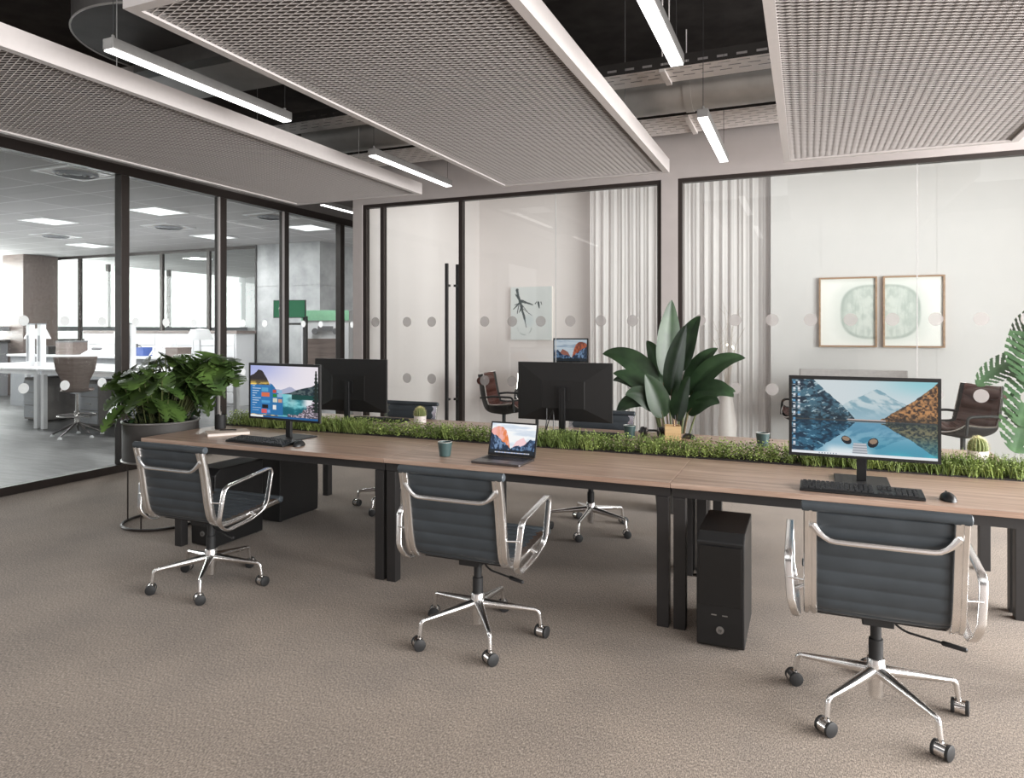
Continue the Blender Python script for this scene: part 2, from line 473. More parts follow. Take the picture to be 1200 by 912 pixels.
# ------------------------------------------------------------------ left glazed partition (X = -6.70)
struct('trim_15', MB().box(-6.80, -6.70, -4.2, 12.2, 3.165, 3.267), M['dark_frame'], 'dark head rail of the glass office partition', 'trim')
struct('trim_16', MB().box(-6.80, -6.70, -4.2, 12.2, 0, .08), M['dark_frame'], 'dark bottom rail of the glass office partition', 'trim')
mull = [(-1.4, -1.3), (1.2, 1.3), (3.72, 3.82), (5.155, 5.255), (6.51, 6.615), (7.665, 7.755), (8.93, 9.03), (10.2, 10.3)]
for k, (a, b) in enumerate(mull):
    w = MB().box(-6.80, -6.70, a, b, .08, 3.165)
    nm = ['first dark post', 'second dark post', 'third dark post', 'wide dark post right of the grey stool', 'dark post behind the monstera planter', 'thin dark post left of the green screen', 'dark post right of the white kiosk', 'last dark post down the corridor'][k]
    struct('trim_%d' % (17+k), w, M['dark_frame'], nm+(' of the office partition, beyond the left edge of the photo' if k < 3 else ' of the office partition'), 'trim', bevel=.004)
for n, y, lab in ((42, 6.504, 'thin white strip drawn as the lit bead edge on the post behind the monstera planter'), (43, 7.659, 'thin white strip drawn as the lit bead edge on the post left of the green screen')):
    struct('trim_%d' % n, MB().box(-6.735, -6.702, y-.006, y+.005, .08, 3.165), M['panel_white'], lab, 'trim')  # white strips put in for light caught along the glass and bead edges
def dots(pts, plane, axis, r, n=24):
    """a row of flat round safety stickers on the room side of a pane"""
    b = MB()
    for q, z in pts:
        c = [(q+r*math.cos(2*PI*i/n), z+r*math.sin(2*PI*i/n)) for i in range(n)]
        if axis == 'x': vs = [(plane, a, h) for a, h in c]; f = tuple(range(n))
        else: vs = [(a, plane, h) for a, h in c]; f = tuple(range(n))
        b.add(vs, [f])
    return b
dl = [3.4+.392*i for i in range(30)]
nlab = ['pane of the glass partition in front of the grey stools', 'glass pane between the wide post and the monstera planter post', 'glass pane in front of the concrete core', 'glass pane in front of the white kiosk', 'narrow last visible glass pane beside the grey corner']
for k in range(5):
    a, b = mull[2+k][1], mull[3+k][0]
    wi = thing('window_%d' % (7+k), nlab[k], 'window', kind='structure')
    link('pane', MB().box(-6.758, -6.746, a, b, .08, 3.165), M['glass'], wi)
    ps = [(y, z) for y in dl if a+.06 < y < b-.06 for z in (1.6, .965)]
    link('safety_dots', dots(ps, -6.742, 'x', .049), M['dot_white'], wi)

# ------------------------------------------------------------------ meeting-room glazing (Y = 6.76)
YF0, YF1 = 6.735, 6.80
def frame_bar(n, x0, x1, z0, z1, lab): struct('trim_%d' % n, MB().box(x0, x1, YF0, YF1, z0, z1), M['dark_frame'], lab, 'trim')
frame_bar(30, -4.742, -1.288, 2.922, 2.962, 'dark head frame above the glass door')
frame_bar(31, -4.742, -1.288, 0, .05, 'dark bottom frame beside the glass door')
frame_bar(32, -4.742, -4.694, .05, 2.922, 'dark jamb at the corridor corner')
frame_bar(33, -4.503, -4.457, .05, 2.922, 'dark post on the hinge side of the glass door')
frame_bar(34, -3.492, -3.447, .05, 2.922, 'dark post on the handle side of the glass door')
frame_bar(35, -1.330, -1.288, .05, 2.922, 'dark jamb left of the grey pier')
frame_bar(36, -1.132, 4.62, 2.922, 2.962, 'dark head frame over the framed pictures')
frame_bar(37, -1.132, 4.62, 0, .05, 'dark bottom frame under the framed pictures')
frame_bar(38, -1.132, -1.092, .05, 2.922, 'dark jamb right of the grey pier')
frame_bar(39, 4.58, 4.62, .05, 2.922, 'dark jamb at the far right end')
dx = [-4.585]+[-3.841-.32, -3.841]+[-3.189+.3225*i for i in range(6)]+[-.931+.3225*i for i in range(17)]
def pane(n, x0, x1, lab, low=True, kind='window'):
    wi = thing('%s_%d' % (kind, n), lab, kind, kind='structure')
    link('pane', MB().box(x0, x1, 6.762, 6.774, .05, 2.922), M['glass'], wi)
    ps = [(x, z) for x in dx if x0+.04 < x < x1-.04 for z in ((1.603, .968) if low else (1.603,))]
    link('safety_dots', dots(ps, 6.758, 'y', .056), M['dot_grey'], wi)
    return wi
pane(12, -4.694, -4.503, 'narrow glass sidelight left of the glass door', False)
d = pane(1, -4.457, -3.492, 'frameless glass door with long black pull bars', True, 'door')
for y, x in ((6.695, -3.635), (6.845, -3.58)):
    hd = link('handle', MB().box(x, x+.035, y-.014, y+.014, .50, 2.24), M['black_steel'], d, bevel=.003)
    for z in (.75, 2.0):
        link('handle_fixing', MB().box(x+.005, x+.03, min(y+.014, 6.774), max(6.762, y-.014), z-.012, z+.012), M['black_steel'], hd)
pane(13, -3.447, -2.386, 'glass pane in front of the ink canvas')
pane(14, -2.376, -1.330, 'glass pane in front of the left half of the curtain')
pane(15, -1.092, .864, 'glass pane in front of the curtain edge and framed pictures')
pane(16, .874, 4.58, 'large glass pane in front of the right framed picture and monstera')
for n, x, lab in ((40, -2.381, 'thin clear seal between two panes beside the wall canvas'), (41, .869, 'thin clear seal between two panes over the right picture')):
    struct('trim_%d' % n, MB().box(x-.0035, x+.0035, 6.764, 6.772, .05, 2.922), M['seal'], lab, 'trim')

# ------------------------------------------------------------------ curtain
random.seed(3)
def curtain_fn(x0, x1, y, z0, z1, per, amp):
    ph = [random.uniform(-.5, .5) for _ in range(200)]
    def fn(u, v):
        x = x0+(x1-x0)*u; k = (x-x0)/per; i = int(k)
        wob = .8+.35*math.sin(3.1*ph[i % 200]+k)
        yy = y+amp*wob*math.sin(2*PI*k+.6*math.sin(k*.9))+.35*amp*math.sin(2*PI*k*2.3+1.)
        return (x+.25*amp*math.sin(4*PI*k), yy+.012*math.sin(6*v+k), z0+(z1-z0)*v)
    return fn
b = MB().grid(curtain_fn(-2.86, -.43, 9.62, .02, 3.66, .125, .019), 420, 6)
o = tag(link('curtain', b, M['curtain'], None, True, 0, 0, 0), 'floor length sheer white curtain in soft folds behind the tall leafy plant', 'curtain')
ro = tag(link('curtain_rail', MB().box(-2.9, -.40, 9.59, 9.65, 3.66, 3.72), M['panel_white']), 'white ceiling rail carrying the curtain', 'rail')

# ================================================================== CEILING SERVICES
# mesh raft panels
PX0, PY0, PW, PL, PZ = 0, 0, 1.61, 4.07, 2.90
def lattice(w, l, cx, cy, t, h):
    """expanded metal: zigzag strands with a tilted ribbon section"""
    b = MB(); nx = int(round(w/cx)); ny = int(round(l/cy))
    dx_, dy_ = w/nx, l/ny
    for j in range(ny+1):
        for s_ in (1, -1):
            pts = []
            for i in range(2*nx+1):
                y = -l/2+dy_*j+(s_*dy_/2*(1 if i % 2 else 0))
                pts.append((-w/2+dx_/2*i, max(-l/2, min(l/2, y))))
            if (j == 0 and s_ < 0) or (j == ny and s_ > 0): continue
            vs = []; fs = []
            for (x, y) in pts:
                vs += [(x, y-t/2, 0), (x, y+t/2, 0.002), (x, y+t/2+h*.35, h), (x, y-t/2+h*.35, h)]
            for i in range(len(pts)-1):
                a, c = 4*i, 4*i+4
                for k in range(4): fs.append((a+k, a+(k+1) % 4, c+(k+1) % 4, c+k))
            b.add(vs, fs)
    return b
def make_raft():
    t = thing('ceiling_raft', 'x', 'ceiling panel', (0,0,0), 0, 'suspended mesh ceiling panels')
    w, l, fh, ft = PW, PL, .115, .03
    b = MB()
    # L-shaped frame: tall outside face with a narrow lip underneath
    b.box(-w/2, -w/2+.012, -l/2, l/2, 0, fh).box(w/2-.012, w/2, -l/2, l/2, 0, fh).box(-w/2+.012, w/2-.012, -l/2, -l/2+.012, 0, fh).box(-w/2+.012, w/2-.012, l/2-.012, l/2, 0, fh)
    b.box(-w/2+.012, -w/2+.05, -l/2+.012, l/2-.012, 0, .012).box(w/2-.05, w/2-.012, -l/2+.012, l/2-.012, 0, .012)
    b.box(-w/2+.05, w/2-.05, -l/2+.012, -l/2+.05, 0, .012).box(-w/2+.05, w/2-.05, l/2-.05, l/2-.012, 0, .012)
    link('frame', b, M['panel_white'], t)
    m = lattice(w-.08, l-.08, .092, .033, .0062, .006)
    link('felt_backing', MB().box(-w/2+.013, w/2-.013, -l/2+.013, l/2-.013, .06, .085), M['felt'], t)
    mo = link('mesh_infill', m, M['mesh_metal'], t); mo.location = (0, 0, .012)
    b = MB()
    for x in (-w/2+.2, w/2-.2):
        for y in (-l/2+.81, l/2-.81): link('hanging_wire', MB().cyl(x, y, .11, ZC-PZ, .003, n=6), M['zinc'], t)
        link('support_rail', MB().box(x-.012, x+.012, -l/2+.013, l/2-.013, .0855, .11), M['zinc'], t)
    return t
raft = make_raft()
raft.location = (-4.425, 4.135, PZ); raft['label'] = 'white framed mesh ceiling panel beside the office partition'
dup(raft, (-1.915, 4.135, PZ), 0, 'white framed mesh ceiling panel with its corner above the grey pier')
dup(raft, (.635, 4.135, PZ), 0, 'white framed mesh ceiling panel above the right monitor and pictures')
# linear lamps
def make_lamp(L=1.3):
    t = thing('linear_lamp', 'x', 'lamp', (0,0,0), 0, 'hanging linear lamps')
    b = MB().box(-.036, .036, -L/2, L/2, .008, .062)
    link('housing', b, M['zinc'], t, bevel=.003)
    link('diffuser', MB().box(-.032, .032, -L/2+.006, L/2-.006, 0, .0075), M['lamp'], t)
    for y in (-L/2+.03, L/2-.03):
        link('hanging_wire', MB().cyl(0, y, .085, ZC-PZ, .002, n=6), M['black_steel'], t)
        link('cable_grip', MB().cyl(0, y, .062, .085, .008, n=10), M['zinc'], t)
    return t
lamp = make_lamp(); lamp.location = (-3.19, 3.03, PZ); lamp['label'] = 'long thin hanging lamp in the gap above the left desk, nearer one'
dup(lamp, (-3.19, 5.30, PZ), 0, 'thin hanging lamp in the left gap, farther one near the meeting room glass')
dup(lamp, (-.625, 3.05, PZ), 0, 'thin hanging lamp in the right gap, nearer one cut by the top edge')
dup(lamp, (-.625, 5.315, PZ), 0, 'thin hanging lamp in the right gap, farther one in front of the grey wall')
dup(lamp, (-5.67, 7.82, 3.10), 0, 'thin hanging lamp down the corridor beside the grey corner')
# perforated cable trays running across the room
def tray(y0, y1, z, x0, x1):
    t = thing('cable_tray', 'x', 'cable tray', (0,0,0), 0, 'perforated cable trays')
    b = MB(); sp, sl_, sw = .13, .085, .017
    rows = int((y1-y0-.05)/.072); 
    ys = [y0]
    for r_ in range(rows):
        yc = y0+.045+r_*.072
        ys += [yc-sw/2, yc+sw/2]
    ys.append(y1)
    for i in range(len(ys)-1):
        a, c = ys[i], ys[i+1]
        if i % 2 == 0: b.box(x0, x1, a, c, z, z+.003)
        else:
            off = .065 if (i//2) % 2 else 0
            x = x0
            n = int((x1-x0)/sp)
            for q in range(n):
                s0 = x0+off+q*sp
                b.box(s0+sl_, s0+sp, a, c, z, z+.003)
            if off: b.box(x0, x0+off, a, c, z, z+.003)
    link('tray_bed', b, M['tray'], t)
    for y in (y0, y1):
        q = MB().box(x0, x1, y-.002, y+.002, z, z+.022).box(x0, x1, y-.002, y+.002, z+.040, z+.085)
        for i in range(int((x1-x0)/.13)): q.box(x0+.13*i+.07, x0+.13*i+.13, y-.002, y+.002, z+.022, z+.040)
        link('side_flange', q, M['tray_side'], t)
    for x in (-3.3, -.95, 1.6):
        link('bracket', MB().box(x-.02, x+.02, y0, y1, z-.022, z).cyl(x, y0+.02, z, ZC, .005, n=6).cyl(x, y1-.02, z, ZC, .005, n=6), M['tray'], t)
    return t
tray(6.06, 6.62, 3.36, -6.5, 4.6)['label'] = 'perforated grey cable tray close to the meeting room wall'
tray(4.98, 5.28, 3.38, -4.6, 4.6)['label'] = 'narrow perforated cable tray farther from the meeting room wall'
b = MB().tube([(-4.6, 5.68, 3.46), (4.6, 5.68, 3.46)], .185, 28)
t = thing('air_duct', 'shiny round air duct between the two cable trays', 'duct')
link('duct_pipe', b, M['duct'], t, True)
for x in (-3.35, -.86, 1.7): link('duct_band', MB().tube([(x-.03, 5.68, 3.46), (x+.03, 5.68, 3.46)], .194, 28), M['duct'], t, True)
# drum plenum and rectangular ducts over the left gap
t = thing('duct_plenum', 'dark drum shaped duct end with a bright rim, upper left ceiling', 'duct')
link('branch_duct', MB().box(-5.3, -2.75, 3.72, 4.22, 3.40, 3.525), M['duct'], t, bevel=.006)
link('branch_collar', MB().box(-4.55, -3.5, 3.60, 3.715, 3.40, 3.524), M['duct_dark'], t)
link('drum', MB().lathe([(.66, 3.53), (.66, 4.09)], -4.10, 3.62, 64), M['duct_dark'], t, True)
link('rim', MB().tube([(-4.10+.665*math.cos(2*PI*k/64), 3.62+.665*math.sin(2*PI*k/64), 3.53) for k in range(64)], .007, 6, True), M['duct'], t, True)
t = thing('rectangular_duct', 'flat rectangular metal duct above the left lamp', 'duct')
link('duct_body', MB().box(-3.40, -2.2, 4.05, 4.60, 3.62, 3.86), M['duct_dark'], t, bevel=.006)
link('duct_flange', MB().box(-3.0, -2.93, 4.02, 4.63, 3.59, 3.89), M['duct'], t)
tag(link('ceiling_beam', MB().box(-6.7, 5.0, 4.4, 4.75, 3.9, 4.1), M['ceil_dark']), 'dark concrete beam across the ceiling', 'beam', kind='structure')
# ================================================================== DESKS
ZT = .74
def make_desk(name, x0, x1, legx, y0, y1, label, rear=False):
    t = thing(name, label, 'desk', ((x0+x1)/2, (y0+y1)/2, 0), 0, 'wooden office desks')
    ox, oy = (x0+x1)/2, (y0+y1)/2
    link('tabletop', MB().box(x0+.0012-ox, x1-.0012-ox, y0-oy, y1-oy, ZT-.026, ZT), M['walnut'], t, bevel=.002)
    yf, yr = (y0+.018, y1-.002) if not rear else (y0+.002, y1-.018)
    b = MB()
    if rear: ys = (y0+.03, y0+.17)
    else: ys = (yf+.03, yr-.03)
    for y in ys: b.box(x0+.004-ox, x1-.004-ox, y-.025-oy, y+.025-oy, ZT-.075, ZT-.026)
    for x in (legx[0], legx[1]): b.box(x-.028-ox, x+.028-ox, yf+.055-oy, yr-.055-oy, ZT-.075, ZT-.027)
    link('under_frame', b, M['black_steel'], t)
    for x in legx:
        for y in (yf+.03, yr-.03):
            link('leg', MB().box(x-.03-ox, x+.03-ox, y-.03-oy, y+.03-oy, .0, ZT-.0765), M['black_steel'], t, bevel=.002)
    return t
J0, J1, J2, J3 = -4.38, -2.335, -.63, 1.075
YA0, YA1 = 3.525, 4.405
YC0, YC1 = 4.445, 5.235
make_desk('desk', J0, J1, (-4.04, J1-.042), YA0, YA1, 'left front desk with the notebook and blue desktop screen')
make_desk('desk', J1, J2, (J1+.042, J2-.042), YA0, YA1, 'middle front desk with the open laptop and green mug')
make_desk('desk', J2, J3, (J2+.042, J3-.042), YA0, YA1, 'right front desk with the lake screen and long keyboard')
make_desk('desk', J0, J1, (-4.04, J1-.042), YC0, YC1, 'left rear desk behind the greenery, with the small cactus', True)
make_desk('desk', J1, J2, (J1+.042, J2-.042), YC0, YC1, 'middle rear desk behind the greenery, with the wooden pencil box', True)
make_desk('desk', J2, J3, (J2+.042, J3-.042), YC0, YC1, 'right rear desk behind the greenery, with the bigger cactus', True)
# planter strip
GX0, GX1, GY0, GY1 = -4.36, 1.07, 4.255, 4.435
t = thing('planter_trough', 'low black trough holding the greenery along the desks', 'planter')
w = MB().box(GX0, GX1, GY0, GY0+.012, ZT, ZT+.008).box(GX0, GX1, GY1-.012, GY1, ZT, ZT+.008).box(GX0, GX0+.012, GY0+.012, GY1-.012, ZT, ZT+.008).box(GX1-.012, GX1, GY0+.012, GY1-.012, ZT, ZT+.008).box(GX0+.012, GX1-.012, GY0+.012, GY1-.012, ZT, ZT+.004)
link('trough_body', w, M['black_steel'], t)
link('soil_bed', MB().box(GX0+.013, GX1-.013, GY0+.013, GY1-.013, ZT+.0045, ZT+.0085), M['soil'], t)
def greens():
    g = random.Random(11); b = MB()
    def leaf(p, d, L, W):
        d = Vector(d).normalized(); s = d.cross(Vector((g.uniform(-1,1), g.uniform(-1,1), g.uniform(-.3,1)))).normalized()
        n = d.cross(s)
        p = Vector(p)
        b.add([p, p+d*L*.5+s*W+n*W*.3, p+d*L, p+d*L*.5-s*W+n*W*.3], [(0,1,2), (0,2,3)])
    x = GX0+.015
    # low leafy shoots and upright grassy shoots alternate in patches
    N = 5200
    for k in range(N):
        x = g.uniform(GX0+.015, GX1-.015); y = g.uniform(GY0-.004, GY1-.003)
        m = math.sin(x*3.1)+.8*math.sin(x*7.7+1)+g.uniform(-.5, .5)
        edge = min((y-GY0)/.08, (GY1-y)/.08, 1)
        h = g.uniform(.040, .105)*(.6+.4*max(edge, 0))+.012
        if m > .15:      # grassy blades
            h *= 1.25
            for q in range(3):
                a = g.uniform(0, 2*PI); le = g.uniform(.05, .5)
                d = Vector((math.cos(a)*le, math.sin(a)*le, 1)).normalized()
                s = d.cross(Vector((math.sin(a), -math.cos(a), .2))).normalized()*.0016
                p = Vector((x+g.uniform(-.008,.008), y+g.uniform(-.008,.008), ZT+.004))
                e = p+d*h; e.z -= .1*h*le
                b.add([p-s, p+s, p+d*h*.6+s*.9, e, p+d*h*.6-s*.9], [(0,1,2,3,4)])
                leaf(p+d*h*.6, (math.cos(a+1), math.sin(a+1), .6), .014, .0028)
                leaf(p+d*h*.8, (math.cos(a-1.4), math.sin(a-1.4), .7), .012, .0026)
        else:            # small round-leaved shoots
            a0 = g.uniform(0, 2*PI); tx, ty = g.uniform(-.3,.3), g.uniform(-.3,.3)
            for q in range(6):
                f = (q+1)/6
                p = (x+tx*h*f, y+ty*h*f, ZT+.004+h*f)
                a = a0+q*2.4
                leaf(p, (math.cos(a), math.sin(a), .45), g.uniform(.010, .017), g.uniform(.0035, .0055))
    return b
tag(link('greenery', greens(), M['grass']), 'low green leafy plants filling the trough between the desk rows', 'plants', kind='stuff')

# ================================================================== OFFICE CHAIRS
CHG = 'slate leather office chairs'
def chair_profile():
    """rail centre line in the YZ plane, seat front to back top (chair faces +Y)"""
    p = [(0, .300, .462), (0, .255, .463), (0, .10, .446), (0, -.08, .431), (0, -.165, .434), (0, -.212, .470), (0, -.234, .545), (0, -.246, .62), (0, -.262, .72), (0, -.285, .82), (0, -.297, .868)]
    return smooth_path(p, 6)
def make_chair():
    t = thing('office_chair', 'x', 'chair', (0,0,0), 0, CHG)
    prof = chair_profile()
    # sling: padded ribs across
    P = [Vector(p) for p in prof]
    L = [0]
    for i in range(1, len(P)): L.append(L[-1]+(P[i]-P[i-1]).length)
    tot = L[-1]
    def at(s_):
        s_ = max(0, min(tot, s_))
        for i in range(1, len(P)):
            if L[i] >= s_:
                f = (s_-L[i-1])/max(1e-9, L[i]-L[i-1]); p = P[i-1].lerp(P[i], f); d = (P[i]-P[i-1]).normalized(); return p, d
        return P[-1], (P[-1]-P[-2]).normalized()
    def sling(s0, s1, rib, hw):
        b = MB(); n = max(2, int((s1-s0)/.005)); rows = []
        N = max(1, round((s1-s0)/rib)); rb = (s1-s0)/N
        m = 8
        for i in range(n+1):
            s_ = s0+(s1-s0)*i/n
            p, d = at(s_); nn = Vector((1,0,0)).cross(d)   # points up / to the sitter
            ph = ((s_-s0)/rb) % 1.
            puff = .005+.0075*(abs(math.sin(PI*ph)))**.55
            ring = []
            for k in range(m+1):
                x = -hw+2*hw*k/m; e = 1 if 0 < k < m else .3
                ring.append(Vector((x, 0, 0))+p+nn*puff*e)
            for k in range(m, -1, -1):
                x = -hw+2*hw*k/m; e = 1 if 0 < k < m else .3
                ring.append(Vector((x, 0, 0))+p-nn*puff*e*.85)
            rows.append(ring)
        q = len(rows[0]); vs = [v for r_ in rows for v in r_]; fs = []
        for i in range(n):
            for k in range(q):
                k2 = (k+1) % q
                fs.append((i*q+k, i*q+k2, (i+1)*q+k2, (i+1)*q+k))
        fs.append(tuple(range(q-1,-1,-1))); fs.append(tuple(n*q+k for k in range(q)))
        return b.add(vs, fs)
    split = .0
    for i, p in enumerate(P):
        if p.y < -.19: split = L[i]; break
    link('seat', sling(.02, split, .048, .248), M['leather'], t, True, auto=75)
    link('backrest', sling(split+.004, tot-.030, .060, .248), M['leather'], t, True, auto=75)
    # rolled front and top edges
    for nm, s_ in (('front_roll', .006), ('top_roll', tot-.012)):
        p, d = at(s_)
        link(nm, MB().tube([p+Vector((x,0,0)) for x in (-.272, -.268, 0, .268, .272)], [.014, .019, .019, .019, .014], 14), M['leather'], t, True)
    # side rails: cast aluminium ribbons with a groove
    sec = [(-.022,-.016), (.022,-.016), (.024,-.010), (.024,.008), (.020,.013), (.006,.013), (.004,.007), (-.004,.007), (-.006,.013), (-.020,.013), (-.024,.008), (-.024,-.010)]
    rail = []
    for i in range(2, len(P)-3):
        d = (P[min(i+1, len(P)-1)]-P[i-1]).normalized(); rail.append(P[i]+Vector((1,0,0)).cross(d)*.011)
    for sx in (-1, 1):
        link('side_rail', MB().sweep([p+Vector((sx*.240,0,0)) for p in rail], sec, (1,0,0)), M['alu'], t, True, auto=40)
    # back spreader: a bar sagging between the rails
    pts = []
    for k in range(25):
        u = -1+2*k/24; a = abs(u)
        sag = .050*(max(0, (a-.70)/.30))**1.8
        q, d = at(tot-.128+sag); nn = Vector((1,0,0)).cross(d)
        off = .026*(1-a**6)+.006
        pts.append(Vector((u*.233,0,0))+q+nn*(off+.010))
    link('back_spreader', MB().tube(pts, [.0105+.0055*max(0, (abs(-1+2*k/24)-.84)/.16) for k in range(25)], 10), M['alu'], t, True)
    # arm loops
    sec = [(x, y) for x, y in rrect(.030, .012, .005, 3)]
    loop = corner_path([(0,-.236,.455), (0,-.212,.642), (0,.160,.692), (0,.118,.458), (0,.02,.412), (0,-.175,.388)], [.03,.045,.045,.04,.05,.06], 6, True)
    for sx in (-1, 1):
        pp = [Vector((sx*(.318-.030*max(0, (.52-p.z)/.13)), p.y, p.z)) for p in loop]
        link('armrest', MB().sweep(pp, sec, (1,0,0), True), M['alu'], t, True, auto=50)
        b = MB().rod((sx*.250,-.246,.56), (sx*.316,-.228,.56), .0045).rod((sx*.262,.05,.44), (sx*.292,.05,.424), .012)
        link('arm_pin', b, M['alu'], t, True)
    # mechanism
    b = MB().box(-.055, .055, -.10, .09, .368, .408).box(-.245, .245, -.125, -.095, .398, .418).box(-.245, .245, .06, .09, .408, .426)
    link('tilt_mechanism', b, M['soft_black'], t, bevel=.004)
    b = MB().tube(corner_path([(.05,-.04,.380), (.09,-.06,.352), (.24,-.10,.340)], .03), .0045, 8)
    b.tube([(.21,-.092,.3424), (.215,-.0935,.342), (.285,-.112,.3364), (.29,-.113,.336)], [.006,.0095,.0085,.004], 10)
    link('height_lever', b, M['soft_black'], t, True)
    b = MB().tube([(-.05,.03,.39), (-.22,-.02,.395)], .006, 8).tube([(-.17,-.005,.3935), (-.25,-.029,.396)], .011, 10)
    link('tension_handle', b, M['soft_black'], t, True)
    link('gas_column', MB().lathe([(.026,.20), (.026,.285), (.020,.287), (.020,.37)], n=20), M['soft_black'], t, True)
    link('hub', MB().lathe([(.020,.052), (.027,.058), (.029,.10), (.034,.14), (.034,.205), (.031,.21)], n=24), M['alu'], t, True)
    for k in range(5):
        a = R(90+72*k); c, s_ = math.cos(a), math.sin(a)
        pts = corner_path([(.020*c,.020*s_,.160), (.302*c,.302*s_,.130), (.312*c,.312*s_,.058)], [0,.02,0], 5)
        n = len(pts); rr = [.023]+[.023-.0125*min(1, (Vector(p).xy.length-.02)/.27) for p in pts[1:]]
        lg = link('leg', MB().tube(pts, rr, 12), M['alu'], t, True)
        # caster: chrome hood between two black discs
        ca = a+R([35, -50, 80, 20, -30][k]); ux = Vector((math.cos(ca), math.sin(ca), 0))
        ctr = Vector((.318*c, .318*s_, .0285))
        hood = MB().tube([ctr-ux*.0175, ctr+ux*.0175], .0265, 18).cyl(.312*c, .312*s_, .045, .066, .0105, n=12)
        link('caster_hood', hood, M['chrome'], lg, True)
        for sd in (-1, 1):
            link('caster_wheel', MB().tube([ctr+ux*sd*.0178, ctr+ux*sd*.020, ctr+ux*sd*.029, ctr+ux*sd*.031], [.0255,.0285,.0285,.025], 20), M['soft_black'], lg, True)
    return t
chair = make_chair()
chair.location = (-3.265, 3.10, 0); chair['label'] = 'dark slate leather office chair at the left front desk, beside the round planter'
dup(chair, (-1.50, 3.10, 0), 0, 'dark slate leather office chair in front of the open laptop, middle of the front row')
dup(chair, (.255, 3.10, 0), 0, 'dark slate leather office chair in front of the lake screen, nearest and largest')
dup(chair, (-3.25, 5.06, 0), 180, 'dark slate office chair behind the left rear desk, back showing over the small cactus')
dup(chair, (-1.50, 5.06, 0), 180, 'dark slate office chair behind the middle rear desk, partly hidden by the black monitor back')
# ================================================================== PICTURES ON SCREENS
def vnoise(x, y, seed=0):
    def h(i, j):
        n = np.sin(i*127.1+j*311.7+seed*74.7)*43758.5453
        return n-np.floor(n)
    i = np.floor(x); j = np.floor(y); fx = x-i; fy = y-j
    fx = fx*fx*(3-2*fx); fy = fy*fy*(3-2*fy)
    return (h(i,j)*(1-fx)+h(i+1,j)*fx)*(1-fy)+(h(i,j+1)*(1-fx)+h(i+1,j+1)*fx)*fy
def fbm(x, y, seed=0, o=4):
    s = 0; a = .5; t = 0
    for k in range(o):
        s = s+a*vnoise(x*2**k, y*2**k, seed+k); t += a; a *= .5
    return s/t
def C(*c): return np.array(c, dtype=float)
def put(img, mask, col):
    m = np.clip(mask, 0, 1)[..., None]
    return img*(1-m)+np.asarray(col)*m
def lerp(a, b, t): return a*(1-t[..., None])+b*t[..., None]
def ss(a, b, x):
    t = np.clip((x-a)/(b-a), 0, 1); return t*t*(3-2*t)
def lake_upper(u, v):
    """v: 0 at the shore line, 1 at the top"""
    img = lerp(C(206,216,220), C(176,208,216), ss(.2, 1, v)*ss(.3, 1., u))
    img = put(img, ss(.55,.95,u)*ss(.55,1,v)*.6, C(120,196,206))
    n = fbm(u*18+v*5, v*8, 2)
    ridge = .12+.66*np.clip(1-np.abs(u-.60)/.34, 0, 1)**.8+.10*(fbm(u*14, v*0, 5)-.5)
    hz = lerp(C(196,210,214), C(128,164,178), ss(.35,.65,n)); hz = lerp(C(150,182,196), hz, ss(0,.5,v))
    img = put(img, (v < ridge)*1., hz)
    rr = np.interp(u, [0,.10,.17,.24,.30,.36,.42,.47], [1.1,1.1,.98,.72,.55,.40,.18,.0])+.10*(fbm(u*26, v*2, 8)-.5)
    rock = lerp(C(24,44,60), C(70,108,126), ss(.35,.6,fbm(u*26+v*7, v*11-u*9, 3)))
    rock = put(rock, ss(.60,.70,fbm(u*34-v*16, v*13+u*10, 6)), C(176,196,204))
    rock = put(rock, ss(.5,.0,v)*ss(.3,.55,fbm(u*60, v*20, 9))*.8, C(16,36,46))
    img = put(img, (v < rr)*1., rock)
    sl_ = np.interp(u, [.60,.66,.74,.84,.94,1.0], [.0,.12,.30,.52,.80,.97])+.05*(fbm(u*60, v*3, 4)-.5)
    tr = lerp(C(62,48,40), C(190,138,88), ss(.30,.70,fbm(u*66, v*24, 12)))
    tr = put(tr, ss(.5,.95,u)*ss(.25,.0,v)*.5, C(40,44,40)); tr = put(tr, ss(-.14,-.02,v-sl_)*ss(.4,.7,fbm(u*40,v*16,15))*.35, C(96,84,70))
    img = put(img, (v < sl_)*1., tr)
    img = put(img, ((v < .035+.02*fbm(u*40, v*0, 1)) & (u > .40) & (u < .66))*1., C(190,176,172))
    return img
